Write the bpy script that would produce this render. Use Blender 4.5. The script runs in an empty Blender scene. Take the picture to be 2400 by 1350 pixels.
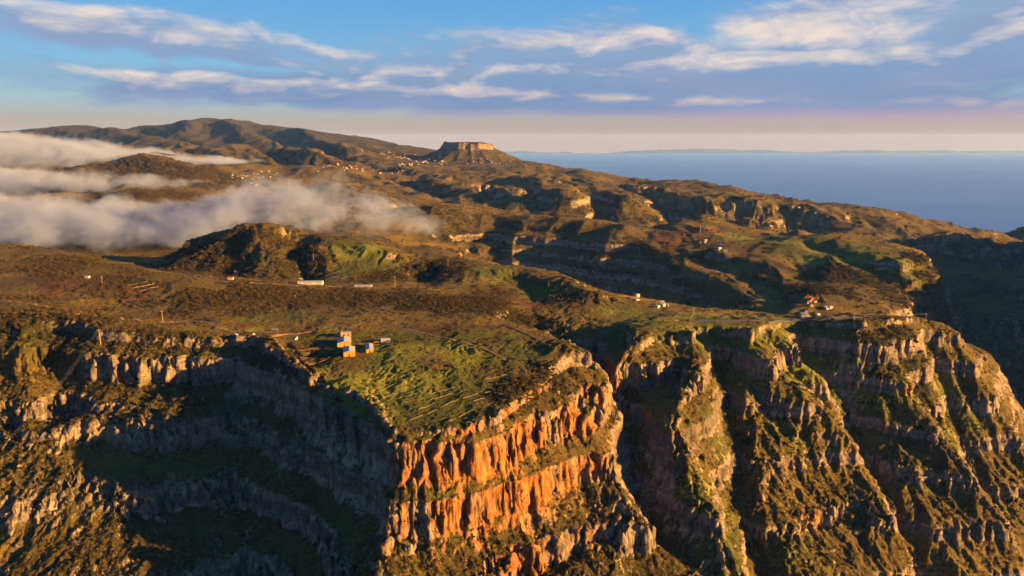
import bpy, bmesh, math, random
import numpy as np
from mathutils import Vector

R = math.radians
sc = bpy.context.scene
# ------------------------------------------------------------------ camera
ALT = 1000.0                     # camera height above the sea (metres)
EXPO = 2.65
PITCH = R(12.1)                  # looking down
F = 1600.0                       # focal length in photo pixels (2400 wide)
cam_d = bpy.data.cameras.new('camera')
cam_d.sensor_width = 36.0
cam_d.lens = 36.0 * F / 2400.0
cam_d.clip_start = 1.0
cam_d.clip_end = 200000.0
cam = bpy.data.objects.new('camera', cam_d)
sc.collection.objects.link(cam)
cam.location = (0, 0, ALT)
cam.rotation_euler = (math.pi / 2 - PITCH, 0, 0)
sc.camera = cam

# ------------------------------------------------------------------ sun
SUN_AZ = R(104.0)                # clockwise from the viewing direction (+Y)
SUN_EL = R(11.0)
sun_d = bpy.data.lights.new('sun', 'SUN')
sun_d.energy = 5.0
sun_d.angle = R(0.5)
sun_d.color = (1.0, 0.54, 0.155)
sun = bpy.data.objects.new('sun', sun_d)
sc.collection.objects.link(sun)
sv = Vector((math.sin(SUN_AZ) * math.cos(SUN_EL), math.cos(SUN_AZ) * math.cos(SUN_EL), math.sin(SUN_EL)))
sun.rotation_euler = sv.to_track_quat('Z', 'Y').to_euler()
sun.location = (900, -400, 1600)

# ------------------------------------------------------------------ world
world = bpy.data.worlds.new('World')
sc.world = world
world.use_nodes = True
wn, wl = world.node_tree.nodes, world.node_tree.links
wn.clear()
w_out = wn.new('ShaderNodeOutputWorld')
w_bg = wn.new('ShaderNodeBackground')
w_bg.inputs['Strength'].default_value = 0.05

class E:
    """a float socket that can be written as arithmetic"""
    def __init__(self, nt, sock): self.nt, self.s = nt, sock
    def _m(self, op, *o, clamp=False):
        nd = self.nt.nodes.new('ShaderNodeMath'); nd.operation = op; nd.use_clamp = clamp
        for k, v in enumerate((self,) + o):
            if isinstance(v, E): self.nt.links.new(v.s, nd.inputs[k])
            else: nd.inputs[k].default_value = v
        return E(self.nt, nd.outputs[0])
    def __add__(a, b): return a._m('ADD', b)
    def __radd__(a, b): return a._m('ADD', b)
    def __sub__(a, b): return a._m('SUBTRACT', b)
    def __rsub__(a, b): return (a * -1.0) + b
    def __mul__(a, b): return a._m('MULTIPLY', b)
    def __rmul__(a, b): return a._m('MULTIPLY', b)
    def __truediv__(a, b): return a._m('DIVIDE', b)
    def max(a, b): return a._m('MAXIMUM', b)
    def min(a, b): return a._m('MINIMUM', b)
    def abs(a): return a._m('ABSOLUTE')
    def exp(a): return a._m('EXPONENT')
    def clamp(a): return a._m('ADD', 0.0, clamp=True)
    def step(a, lo, hi):
        nd = a.nt.nodes.new('ShaderNodeMapRange'); nd.interpolation_type = 'SMOOTHSTEP'
        a.nt.links.new(a.s, nd.inputs['Value'])
        nd.inputs['From Min'].default_value = lo; nd.inputs['From Max'].default_value = hi
        return E(a.nt, nd.outputs['Result'])
def combine(nt, x, y, z):
    nd = nt.nodes.new('ShaderNodeCombineXYZ')
    for k, v in enumerate((x, y, z)):
        if isinstance(v, E): nt.links.new(v.s, nd.inputs[k])
        else: nd.inputs[k].default_value = v
    return nd.outputs[0]
def noise(nt, vec, scale, detail=4.0, rough=0.55, dist=0.0, kind='FBM'):
    nd = nt.nodes.new('ShaderNodeTexNoise'); nd.noise_type = kind
    nt.links.new(vec, nd.inputs['Vector'])
    nd.inputs['Scale'].default_value = scale; nd.inputs['Detail'].default_value = detail
    nd.inputs['Roughness'].default_value = rough; nd.inputs['Distortion'].default_value = dist
    return E(nt, nd.outputs[0])
def mixc(nt, f, a, b, op='MIX'):
    nd = nt.nodes.new('ShaderNodeMix'); nd.data_type = 'RGBA'; nd.blend_type = op; nd.clamp_factor = True
    for k, v in ((0, f), (6, a), (7, b)):
        if isinstance(v, E): nt.links.new(v.s, nd.inputs[k])
        elif hasattr(v, 'is_output'): nt.links.new(v, nd.inputs[k])
        elif k: nd.inputs[k].default_value = (*v, 1)
        else: nd.inputs[k].default_value = v
    return nd.outputs[2]
def ramp(nt, f, stops):
    nd = nt.nodes.new('ShaderNodeValToRGB'); cr = nd.color_ramp
    cr.interpolation = 'LINEAR'
    while len(cr.elements) < len(stops): cr.elements.new(0.5)
    for e, (p, c) in zip(cr.elements, stops): e.position = p; e.color = (*c, 1)
    nt.links.new(f.s, nd.inputs[0])
    return nd.outputs[0]

sky = wn.new('ShaderNodeTexSky')
sky.sky_type = 'NISHITA'
sky.sun_disc = False
sky.sun_elevation = SUN_EL
sky.sun_rotation = SUN_AZ
sky.altitude = 1000
sky.air_density = 1.0
sky.dust_density = 0.6
sky.ozone_density = 3.0
wt = world.node_tree
tc = wn.new('ShaderNodeTexCoord')
sp = wn.new('ShaderNodeSeparateXYZ'); wl.new(tc.outputs['Generated'], sp.inputs[0])
dx_, dy_, dz_ = (E(wt, sp.outputs[k]) for k in range(3))
az = dx_._m('ARCTAN2', dy_)
el = dz_._m('ARCSINE')
K = 0.92 / 0.05 / 2 ** EXPO            # picture value -> radiance fed to the Background
def pic(r, g, b):                # sRGB 0-255 as seen -> node colour
    f = lambda c: ((c / 255 + 0.055) / 1.055) ** 2.4 if c > 10 else c / 255 / 12.92
    return tuple(f(c) * K for c in (r, g, b))
# clear air by elevation, over the physical sky
air = ramp(wt, (el / 0.40).clamp(), [(0.0, pic(172,124,118)), (0.03, pic(172,136,128)), (0.07, pic(172,156,152)), (0.13, pic(158,184,196)), (0.24, pic(126,184,222)), (0.50, pic(90,164,228)), (1.0, pic(62,130,205))])
clear = mixc(wt, 0.94, sky.outputs[0], air)
# clouds: (azimuth, elevation, half width, half height, tilt, strength)
BLOBS = [(-0.50,0.128,0.26,0.024,-0.05,0.80), (-0.36,0.108,0.16,0.012,-0.10,0.70), (-0.30,0.078,0.42,0.016,-0.02,0.70),
         (0.11,0.125,0.20,0.030,0.0,0.95), (0.46,0.155,0.20,0.034,0.10,1.05), (0.42,0.092,0.60,0.044,0.0,1.15), (0.66,0.115,0.24,0.06,0.0,1.0),
         (0.12,0.060,0.66,0.026,-0.02,1.15)]
def cover(dl, det):
    e = el + dl
    n1 = noise(wt, combine(wt, az * 1.0, e * 2.9, 0.3), 8.0, det, 0.62, 0.35)
    n2 = noise(wt, combine(wt, az * 1.0, e * 5.0, 4.0), 1.9, 2.0, 0.5, 0.2)
    tot = n2.step(0.50, 0.80) * 0.5 * el.step(0.16, 0.24)
    for a0, e0, ra, re, tl, st in BLOBS:
        da = (az - a0); de = (e - e0) - da * tl
        da = da * (1 / ra); de = de * (1 / re)
        tot = tot.max((da * da + de * de).__mul__(-0.7).exp() * st)
    return tot + (n1 - 0.5) * 1.35
c0 = cover(0.0, 8.0)
c1 = cover(0.015, 4.0)
alpha = c0.step(0.22, 0.72)
lit = ((c0 - c1) * 1.9 - 0.12).clamp() * c0.step(0.25, 0.5)
hb = ((az - 0.39) * (1 / 0.15)); hb2 = ((el - 0.140) * (1 / 0.026))
hbn = noise(wt, combine(wt, az * 1.0, el * 1.9, 2.3), 13.0, 6.0, 0.62, 0.3)
lit = lit.max(((hb * hb + hb2 * hb2).__mul__(-0.7).exp() + (hbn - 0.5) * 1.6).step(0.35, 1.05) * 0.95)
wisp = noise(wt, combine(wt, az * 1.0, el * 8.0, 7.0), 6.0, 5.0, 0.55, 0.4)
body = mixc(wt, el.step(0.03, 0.15), pic(112,140,192), pic(148,174,210))
bn = noise(wt, combine(wt, az * 1.0, el * 6.0, 11.0), 3.5, 5.0, 0.6, 0.4)
body = mixc(wt, bn.step(0.42, 0.68) * 0.55, body, pic(150,160,200))
body = mixc(wt, el.step(0.050, 0.026) * 0.85, body, pic(196,160,176))
edge = mixc(wt, el.step(0.02, 0.09), pic(228,182,172), pic(250,232,220))
ccol = mixc(wt, (lit * 1.15 + (wisp - 0.54) * 0.6).clamp(), body, edge)
full = mixc(wt, alpha * el.step(0.010, 0.040) * 0.93, clear, ccol)
# below the horizon the sky simply goes on
wl.new(full, w_bg.inputs['Color'])
wl.new(w_bg.outputs[0], w_out.inputs['Surface'])

sc.view_settings.view_transform = 'Standard'
sc.view_settings.look = 'None'
sc.view_settings.exposure = EXPO
sc.view_settings.gamma = 1.0
sc.cycles.use_denoising = True
sc.cycles.max_bounces = 3
sc.cycles.diffuse_bounces = 1
sc.cycles.volume_bounces = 1

C = sc.collection

# ------------------------------------------------------------------ pixel <-> place
CT, ST = math.cos(PITCH), math.sin(PITCH)
def tanv(v):
    return math.tan(PITCH + math.atan((v - 675.0) / F))
def acol(u, v):                  # X / Y of the ray through a photo pixel
    return ((u - 1200.0) / F) / (CT - (v - 675.0) / F * ST)

# ------------------------------------------------------------------ noise
def _hash(ix, iy, seed):
    h = (ix.astype(np.int64) * 374761393 + iy.astype(np.int64) * 668265263 + seed * 974634777) & 0xFFFFFFFF
    h = ((h ^ (h >> 13)) * 1274126177) & 0xFFFFFFFF
    h = h ^ (h >> 16)
    return h
_GA = np.linspace(0, 2 * np.pi, 257)[:256]
_GX, _GY = np.cos(_GA), np.sin(_GA)
def perlin(x, y, seed=0):
    ix = np.floor(x); iy = np.floor(y)
    fx = x - ix; fy = y - iy
    ux = fx * fx * fx * (fx * (fx * 6 - 15) + 10)
    uy = fy * fy * fy * (fy * (fy * 6 - 15) + 10)
    def g(dx, dy):
        k = _hash(ix + dx, iy + dy, seed) & 255
        return _GX[k] * (fx - dx) + _GY[k] * (fy - dy)
    a = g(0, 0); b = g(1, 0); c = g(0, 1); d = g(1, 1)
    return 1.5 * ((a + (b - a) * ux) * (1 - uy) + (c + (d - c) * ux) * uy)
def fbm(x, y, L, octs, seed=0, gain=0.5):
    s = 0; amp = 1.0
    for o in range(octs):
        s = s + amp * perlin(x / L + 17.3 * o, y / L - 9.1 * o, seed + o)
        L *= 0.5; amp *= gain
    return s
def ridged(x, y, L, octs, seed=0, gain=0.5):
    s = 0; amp = 1.0
    for o in range(octs):
        s = s + amp * (1 - 2 * np.abs(perlin(x / L + 7.7 * o, y / L + 3.1 * o, seed + o)))
        L *= 0.5; amp *= gain
    return s
def sstep(a, b, x):
    t = np.clip((x - a) / (b - a), 0, 1)
    return t * t * (3 - 2 * t)

# ------------------------------------------------------------------ terrain control lines (photo u, v, depth in metres)
LINES = [
 # left track and the brown slope
 [(-250,690,760),(0,705,720),(150,725,700),(280,748,680),(380,755,672),(480,755,672),(560,775,650),(640,785,640)],
 [(-250,612,940),(0,622,910),(200,620,915),(300,628,900),(380,640,890),(500,652,885),(640,663,880),(725,666,880),(870,672,880),(1000,672,880),(1180,674,900)],
 [(-250,655,830),(0,660,810),(200,665,800),(400,690,780),(600,710,760),(800,715,770),(1000,715,775),(1150,705,810)],
 [(-250,560,1060),(0,572,1050),(100,582,1030),(180,597,1000),(230,610,960)],
 [(-250,610,1250),(100,605,1200),(250,612,1200),(380,625,1180)],
 [(-250,540,1500),(100,560,1500),(250,590,1400),(400,570,1550)],
 # plateau surface
 [(640,785,640),(700,800,638),(820,820,612),(1000,850,575)],
 [(700,745,715),(900,757,700),(1040,757,700),(1170,757,696),(1280,775,658),(1330,800,620),(1380,828,598),(1395,843,596)],
 [(1100,780,655),(1250,800,628)], [(1290,850,575),(1250,880,552),(1240,930,512)],
 # rim on the left
 [(-250,800,600),(0,800,610),(90,805,607),(210,815,600),(330,810,605),(450,818,605),(520,808,612),(560,825,595),(620,850,575),(700,885,540),(760,930,505),(820,985,470),(870,1010,455),(930,1030,440)],
 [(-250,940,555),(0,940,560),(200,930,568),(300,935,565),(430,930,568),(550,925,572),(650,935,555),(740,960,520),(800,1005,488),(860,1055,458),(915,1075,436)],
 [(-250,1005,532),(0,1000,535),(250,985,542),(500,970,548),(650,985,532),(720,1010,515),(850,1080,462),(910,1125,432)],
 [(-250,1115,492),(0,1110,495),(250,1090,505),(500,1060,515),(700,1080,498),(820,1160,455),(895,1200,426)],
 [(-250,1185,465),(0,1180,468),(240,1165,478),(480,1140,488),(700,1180,470),(850,1270,418)],
 [(-250,1350,418),(0,1350,420),(300,1350,425),(500,1350,430),(700,1350,415),(845,1350,390)],
 [(-250,1600,350),(0,1600,350),(500,1600,355),(850,1600,330),(1150,1600,335),(1450,1600,350),(1700,1600,370),(2000,1600,410),(2400,1600,450),(2650,1600,480)],
 [(0,1900,290),(700,1900,290),(1200,1900,285),(1700,1900,305),(2400,1900,360)],
 # orange face
 [(930,1030,440),(1000,1025,443),(1130,1010,452),(1170,985,465),(1240,930,512)],
 [(930,1180,415),(1000,1200,415),(1100,1170,430),(1200,1130,450),(1280,1060,480),(1330,1000,510),(1370,930,560),(1400,880,590)],
 [(885,1280,392),(1000,1280,400),(1150,1250,425),(1300,1200,455),(1390,1100,500),(1410,1000,540),(1420,930,575)],
 [(1000,1350,385),(1150,1350,400),(1300,1350,415),(1450,1300,440),(1600,1350,445)],
 # gully right of the orange spur
 [(1200,745,735),(1300,770,710),(1360,800,690),(1400,830,662),(1415,870,622),(1460,900,612),(1480,1000,565),(1480,1080,535),(1500,1150,508),(1560,1250,472),(1640,1330,450)],
 # right rim and its top
 [(1410,848,600),(1450,825,620),(1500,800,660),(1560,790,680),(1640,772,715),(1750,765,735),(1850,762,745),(1950,758,765),(2050,755,790),(2150,750,815),(2220,737,860),(2330,755,850)],
 [(1400,738,775),(1500,742,775),(1620,745,775),(1750,748,775),(1900,745,800),(2000,742,815),(2170,739,850)],
 [(1500,900,615),(1650,900,640),(1800,900,665),(1950,900,690),(2100,900,730),(2250,900,780)],
 [(1600,1000,580),(1750,1000,600),(1900,1000,635),(2050,1000,665),(2200,1000,710),(2325,1000,750)],
 [(1600,1100,535),(1750,1100,555),(1900,1100,590),(2050,1100,615),(2200,1100,655),(2380,1100,715)],
 [(1650,1220,490),(1800,1220,515),(1950,1220,545),(2100,1220,565),(2250,1220,605),(2400,1220,650),(2600,1220,700)],
 [(1750,1350,460),(1900,1350,480),(2050,1350,505),(2200,1350,535),(2400,1350,590),(2600,1350,640)],
 [(2370,820,1000),(2400,900,1050),(2460,1000,980)], [(2400,790,1350)],
 # ridge behind the road
 [(985,658,960),(1040,625,1000),(1100,613,1020),(1180,622,1010),(1260,632,1000),(1340,655,970),(1430,685,930),(1500,700,905),(1580,718,870),(1700,732,840),(1800,737,835),(1900,738,835),(2050,740,842),(2170,738,855)],
 [(1000,672,890),(1100,690,850),(1200,705,830),(1300,712,820),(1400,722,800)],
 [(1200,720,1200),(1400,745,1150),(1600,760,1120),(1780,765,1080),(1900,775,1050),(2050,795,1040),(2200,805,1080),(2310,800,1250)],
 # wooded hill with the green slope
 [(360,632,1050),(420,595,1100),(470,562,1140),(530,540,1150),(600,530,1150),(680,535,1160),(760,545,1170),(850,565,1160),(930,580,1150),(1000,575,1190),(1060,587,1190),(1090,608,1150)],
 [(400,635,980),(520,652,940),(650,657,930),(760,652,930),(850,647,950),(950,645,965)],
 [(560,575,1350),(800,580,1350),(950,600,1350),(1080,625,1320)],
 # dark valley and the ridge behind it
 [(1120,600,1750),(1200,640,1680),(1300,662,1620),(1450,682,1510),(1600,702,1370),(1700,722,1255),(1780,742,1160)],
 [(900,498,2000),(950,490,2050),(1060,485,2030),(1130,495,1980),(1200,503,1930),(1330,515,1830),(1420,535,1740),(1500,565,1650),(1580,600,1550),(1650,618,1470),(1720,633,1400),(1790,670,1280),(1850,708,1180)],
 [(1450,528,1800),(1560,535,1800),(1650,525,1850),(1720,535,1780),(1800,550,1700),(1900,560,1640),(1990,556,1650),(2080,572,1560),(2150,585,1500),(2190,605,1430),(2215,632,1385)],
 [(1600,570,1640),(1700,585,1560),(1830,590,1500),(1870,620,1420),(1880,660,1330)],
 [(1950,600,1440),(2100,620,1390),(2185,650,1350)],
 [(1900,695,1190),(2000,690,1240),(2120,680,1290),(2200,700,1300)],
 [(1950,722,1150),(2050,727,1170),(2180,737,1220)], [(2250,720,1430),(2275,740,1480)],
 # far cliffs on the right
 [(1200,373,5300),(1250,380,4700),(1300,394,4400),(1400,412,4000),(1480,426,3700),(1600,432,3500),(1700,445,3300),(1800,457,3200),(1900,478,3050),(2000,496,2950),(2120,507,2850),(2200,530,2750),(2260,548,2700),(2320,557,2700)],
 [(1230,490,2320),(1330,496,2270),(1450,496,2270),(1560,490,2310)],
 [(1230,525,2220),(1400,535,2150),(1540,530,2200)],
 [(1300,430,3200),(1450,460,2800)], [(1500,460,2900),(1600,490,2750)],
 [(1600,447,3050),(1660,460,2900),(1800,472,2850),(1900,492,2780),(2000,518,2650)],
 [(1600,528,2500),(1700,533,2450),(1850,548,2350),(1990,560,2250)],
 [(1040,425,3400),(1140,440,3050),(1210,470,2650)], [(1060,462,2850),(1150,475,2650)],
 [(2100,540,2620),(2200,600,2300),(2300,680,2000),(2380,720,1850)], [(2300,620,2350),(2380,650,2300)],
 [(2330,562,3350),(2400,542,3450),(2550,530,3450)], [(2400,620,2700),(2500,640,2500)], [(2400,690,2000)],
 [(2300,738,1750),(2400,740,1550)],
 # middle left and villages
 [(-250,400,2800),(0,400,2800),(250,378,2900),(330,375,2900),(420,385,2900),(480,393,2850)],
 [(250,428,2450),(330,415,2500),(430,415,2550)],
 [(220,460,2120),(300,440,2150),(360,445,2150),(410,458,2100)],
 [(-250,470,2100),(0,470,2100),(180,480,1950)], [(300,480,1880),(350,492,1800),(450,492,1850),(600,495,1880),(700,500,1830),(850,520,1750)],
 [(500,430,2550),(600,415,3000),(650,450,2650),(750,440,2700),(800,470,2420),(900,482,2250),(970,520,2100)],
 [(560,400,3250),(700,387,3750),(850,395,3700),(900,400,3600),(880,430,3150)],
 [(900,358,5300),(950,366,4950),(1000,379,4450),(1060,392,4050),(1100,386,4200),(1200,390,4300)], [(1080,410,3600),(1200,415,3500)],
 [(960,374,4850),(1040,380,4750),(1100,381,4720),(1160,380,4750),(1230,378,4850)], [(1000,366,5350),(1200,368,5350)],
 # mountains on the left
 [(-250,300,7500),(0,312,7000),(60,308,7000),(150,300,7200),(210,297,7200),(240,303,7300),(310,302,7500),(330,297,7600),(390,290,8000),(450,285,8200),(500,280,8300),(540,286,8300),(580,284,8200),(620,297,8000),(690,303,7700),(740,312,7400),(800,318,7100),(850,323,6900),(900,335,6600),(960,347,6200),(1000,354,6000),(1040,358,5800),(1120,363,5700)],
 [(-250,335,5500),(100,335,5500),(300,328,5800),(500,325,6200),(650,330,6000),(780,343,5600)],
 [(0,362,4200),(300,360,4300),(500,352,4600),(650,360,4500),(800,367,4700)],
 [(500,388,3400),(650,385,3800)],
]
HID = []                         # (a, depth, z relative to the camera) for ground that nothing in view shows
for a_ in np.linspace(-0.95, 0.0, 8): HID.append((a_, 10500, -250))
for a_ in (0.03, 0.1): HID.append((a_, 8000, -700))
for a_ in np.linspace(0.15, 0.95, 8): HID += [(a_, 6300, -1150), (a_, 9500, -1400)]
for a_ in np.linspace(0.38, 0.95, 7): HID += [(a_, 5000, -1080), (a_, 5600, -1150), (a_, 7500, -1300)]
HID += [(0.5, 4300, -700), (0.6, 4100, -700), (0.9, 4700, -1080)]

for y_, ul, ur, v_ in ((447,950,1110,1020), (457,900,1130,1003), (472,850,1170,975), (490,810,1195,952), (512,780,1225,925), (535,740,1235,900), (560,690,1250,872), (585,660,1290,843), (615,650,1310,815)):
    for t_ in (0.06, 0.24, 0.42, 0.60, 0.78, 0.94):   # the flat top of the promontory
        HID.append((acol(ul + (ur - ul) * t_, v_), y_, -186.5 - (640 - y_) * 0.066))
for y_, z1_, z2_ in ((950,-420,-330), (1200,-330,-220), (1500,-280,-180), (1900,-290,-190), (2400,-330,-240)):
    HID += [(0.85, y_, z1_), (0.94, y_, z2_)]      # unseen right wall of the gorge, its heights shaped to shade the floor
KL = 0.55
pts = []
for ln in LINES:
    for i in range(len(ln)):
        pts.append(ln[i])
        if i + 1 < len(ln):
            (u0, v0, y0), (u1, v1, y1) = ln[i], ln[i + 1]
            n = int(max(abs(u1 - u0), abs(v1 - v0)) // 60)
            for k in range(1, n + 1):
                t = k / (n + 1)
                pts.append((u0 + (u1 - u0) * t, v0 + (v1 - v0) * t, y0 * (y1 / y0) ** t))
P = [(acol(u, v), KL * math.log(y), -tanv(v)) for u, v, y in pts]
P += [(a, KL * math.log(y), z / y) for a, y, z in HID]
P = np.array(P)
def tps(r2):
    return 0.5 * r2 * np.log(r2 + 1e-12)
n = len(P)
D2 = (P[:, None, 0] - P[None, :, 0]) ** 2 + (P[:, None, 1] - P[None, :, 1]) ** 2
A = np.zeros((n + 3, n + 3))
A[:n, :n] = tps(D2) + np.eye(n) * 6e-5
A[:n, n] = 1; A[:n, n + 1:] = P[:, :2]
A[n, :n] = 1; A[n + 1:, :n] = P[:, :2].T
W = np.linalg.solve(A, np.concatenate([P[:, 2], np.zeros(3)]))

# grid of the ground: columns of constant X/Y, rows of constant Y
NC = 1100
ca = np.linspace(-0.93, 0.93, NC)
rows = [300.0]
for y1, dy in ((380, 2.4), (720, 0.9), (1100, 1.8), (2000, 5.0), (3500, 11.0), (5500, 25.0), (10800, 70.0)):
    while rows[-1] < y1: rows.append(rows[-1] + dy)
ry = np.array(rows); NR = len(ry)
cc = np.linspace(-0.95, 0.95, 230); cl = np.linspace(KL * math.log(290), KL * math.log(11500), 380)
GA_, GL_ = np.meshgrid(cc, cl)
S = np.zeros(GA_.size)
ga, gl = GA_.ravel(), GL_.ravel()
for i in range(0, ga.size, 8000):
    r2 = (ga[i:i + 8000, None] - P[None, :, 0]) ** 2 + (gl[i:i + 8000, None] - P[None, :, 1]) ** 2
    S[i:i + 8000] = tps(r2) @ W[:n]
S += W[n] + W[n + 1] * ga + W[n + 2] * gl
S = S.reshape(GA_.shape)
def cubic(src, dst):             # Catmull-Rom weights as a dense matrix
    h = src[1] - src[0]
    M = np.zeros((len(dst), len(src)))
    t = (dst - src[0]) / h
    i = np.clip(np.floor(t).astype(int), 1, len(src) - 3); f = t - i
    w = (-0.5 * f + f ** 2 - 0.5 * f ** 3, 1 - 2.5 * f ** 2 + 1.5 * f ** 3, 0.5 * f + 2 * f ** 2 - 1.5 * f ** 3, -0.5 * f ** 2 + 0.5 * f ** 3)
    for k in range(4): M[np.arange(len(dst)), i - 1 + k] = w[k]
    return M
Sf = cubic(cl, KL * np.log(ry)) @ S @ cubic(cc, ca).T
YY = np.repeat(ry[:, None], NC, 1)
XX = ca[None, :] * YY
ZB = Sf * YY                     # base height relative to the camera

def hit(u, v, Z, y0=300.0, y1=20000.0):
    """first place where the ray through photo pixel (u, v) meets the ground"""
    a = acol(u, v)
    j = (a - ca[0]) / (ca[1] - ca[0]); j0 = int(np.clip(math.floor(j), 0, NC - 2)); f = j - j0
    col = Z[:, j0] * (1 - f) + Z[:, j0 + 1] * f
    d = col + ry * tanv(v)
    ok = np.where((d >= 0) & (ry >= y0) & (ry <= y1))[0]
    if len(ok) == 0: return None
    i = ok[0]
    if i == 0: y = ry[0]
    else:
        t = d[i - 1] / (d[i - 1] - d[i]) if d[i] != d[i - 1] else 1
        t = min(max(t, 0), 1); y = ry[i - 1] + (ry[i] - ry[i - 1]) * t
    return (a * y, y, -y * tanv(v))
def zat(x, y, Z):
    a = x / y
    j = (a - ca[0]) / (ca[1] - ca[0]); j0 = int(np.clip(math.floor(j), 0, NC - 2)); f = j - j0
    i = int(np.clip(np.searchsorted(ry, y) - 1, 0, NR - 2)); g = (y - ry[i]) / (ry[i + 1] - ry[i])
    return ((Z[i, j0] * (1 - f) + Z[i, j0 + 1] * f) * (1 - g) + (Z[i + 1, j0] * (1 - f) + Z[i + 1, j0 + 1] * f) * g)

def line_field(pp, width):
    """index window and smooth 0..1 weight round a polyline of ground points"""
    xs = [p[0] for p in pp]; ys = [p[1] for p in pp]
    m = width * 2.6
    i0, i1 = np.searchsorted(ry, min(ys) - m), np.searchsorted(ry, max(ys) + m)
    i0 = max(i0, 0); i1 = min(max(i1, i0 + 1), NR)
    X, Y = XX[i0:i1], YY[i0:i1]
    amin = (min(xs) - m) / (min(ys) if min(xs) - m < 0 else max(ys) + m); amax = (max(xs) + m) / (min(ys) - 0 if max(xs) + m > 0 else max(ys) + m)
    j0, j1 = np.searchsorted(ca, amin), np.searchsorted(ca, amax); j0 = max(j0 - 1, 0); j1 = min(j1 + 1, NC)
    X, Y = X[:, j0:j1], Y[:, j0:j1]
    d2 = np.full(X.shape, 1e18)
    for k in range(len(pp) - 1):
        ax, ay = pp[k][:2]; bx, by = pp[k + 1][:2]
        ex, ey = bx - ax, by - ay; L2 = ex * ex + ey * ey + 1e-9
        t = np.clip(((X - ax) * ex + (Y - ay) * ey) / L2, 0, 1)
        d2 = np.minimum(d2, (X - ax - ex * t) ** 2 + (Y - ay - ey * t) ** 2)
    return (slice(i0, i1), slice(j0, j1)), np.exp(-d2 / (width * width))

# gullies (negative) and spurs (positive): photo polyline, width m, height m
FEATS = [
 # right cliffs
 ([(1640,830),(1655,880),(1610,975),(1570,1050),(1625,1180),(1690,1320)], 20, 22),
 ([(1685,810),(1700,920),(1730,1020),(1720,1120),(1770,1240),(1800,1340)], 17, -24),
 ([(1760,830),(1800,900),(1930,1020),(2050,1120),(2100,1280)], 24, 26),
 ([(1720,800),(1760,900),(1840,1010)], 7, -10),
 ([(1810,780),(1860,850),(1970,980)], 8, -12),
 ([(1900,772),(1975,860),(2015,950),(2055,1080),(2120,1200),(2180,1330)], 26, -44),
 ([(2030,820),(2090,890),(2125,960),(2210,1100),(2350,1300)], 22, 26),
 ([(2180,790),(2210,900),(2260,1020),(2330,1170)], 14, -18),
 ([(2245,800),(2265,860),(2340,1010),(2400,1090)], 20, 20),
 ([(1418,890),(1425,950),(1405,1050),(1495,1250),(1620,1345)], 16, 18),
 ([(1440,860),(1475,960),(1485,1080),(1510,1150),(1570,1250),(1650,1340)], 20, -26),
 # clefts in the orange face
 ([(1008,1040),(1012,1120),(1022,1200)], 3.2, -4), ([(1072,1035),(1082,1110),(1092,1180)], 2.8, -4), ([(1182,1005),(1190,1120)], 3.0, -4), ([(1250,955),(1262,1080)], 3.4, -4),
 ([(1120,1200),(1128,1260),(1142,1330)], 3.5, -4), ([(960,1060),(962,1160),(955,1260)], 3.0, -4), ([(1235,1150),(1255,1240)], 3.5, -4), ([(1318,960),(1330,1060)], 3.0, -4),
 # left amphitheatre
 ([(110,790),(140,860),(150,930)], 22, -18), ([(55,790),(60,880),(70,930)], 12, 10),
 ([(575,795),(545,850),(520,920)], 14, -14),
 ([(440,830),(430,900)], 8, -6),
 ([(560,960),(540,1100),(600,1330)], 28, -18),
 # far cliffs
 ([(1080,392),(1180,402),(1260,415),(1330,430)], 80, -32),
 ([(1130,432),(1170,472)], 40, -32), ([(1240,442),(1262,488)], 40, -32), ([(1385,445),(1400,495)], 55, -46),
 ([(1500,436),(1560,470),(1610,522)], 75, -55), ([(1735,478),(1720,528)], 46, -26), ([(1845,490),(1840,545)], 46, -26),
 ([(1690,480),(1690,525)], 26, -9), ([(1790,486),(1780,535)], 28, -10), ([(1905,505),(1900,550)], 32, -14),
 ([(2010,520),(2120,560)], 60, -35),
 ([(2190,565),(2260,670),(2330,735)], 80, -60), ([(2250,570),(2310,620),(2400,690)], 60, 30),
 # mountains
 ([(330,304),(400,328),(500,345)], 130, -75), ([(600,300),(640,328),(720,362)], 120, -60), ([(650,308),(710,342),(790,378)], 90, -50),
 ([(525,288),(560,315),(640,350),(740,383)], 110, 55), ([(440,290),(445,308),(385,322)], 110, 50), ([(700,310),(760,345),(830,368)], 90, 40),
 ([(90,310),(140,325),(230,335)], 120, -60), ([(250,312),(330,332),(420,350)], 120, 45), ([(430,355),(520,368),(600,385)], 90, -40),
 ([(560,352),(640,368),(700,388)], 80, -40), ([(760,365),(830,380),(900,392)], 70, -30), ([(820,345),(900,358),(990,372)], 90, -30),
 ([(700,420),(800,440),(900,462)], 60, -28), ([(640,432),(760,455),(880,485)], 55, 22), ([(900,410),(960,425),(1040,450)], 70, -30),
 ([(930,392),(1000,405),(1060,425)], 60, 18),
 # near gorge and middle hills
 ([(1650,603),(1740,622),(1800,660),(1850,692)], 38, -20), ([(1900,575),(1990,600),(2060,640)], 40, -8), ([(2020,600),(2110,625),(2140,660)], 30, 8),
 ([(1240,745),(1300,770),(1360,800),(1400,832)], 30, -16),
 ([(690,545),(700,600),(720,640)], 28, -16), ([(600,540),(625,600),(640,645)], 34, 8), ([(830,570),(900,600),(960,630)], 30, 10),
 ([(940,620),(985,640)], 25, -12), ([(1210,640),(1260,690)], 25, -9), ([(1330,660),(1400,700)], 20, 7),
 ([(1000,505),(1010,550)], 50, -12),
]
ZF = ZB.copy()
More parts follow.
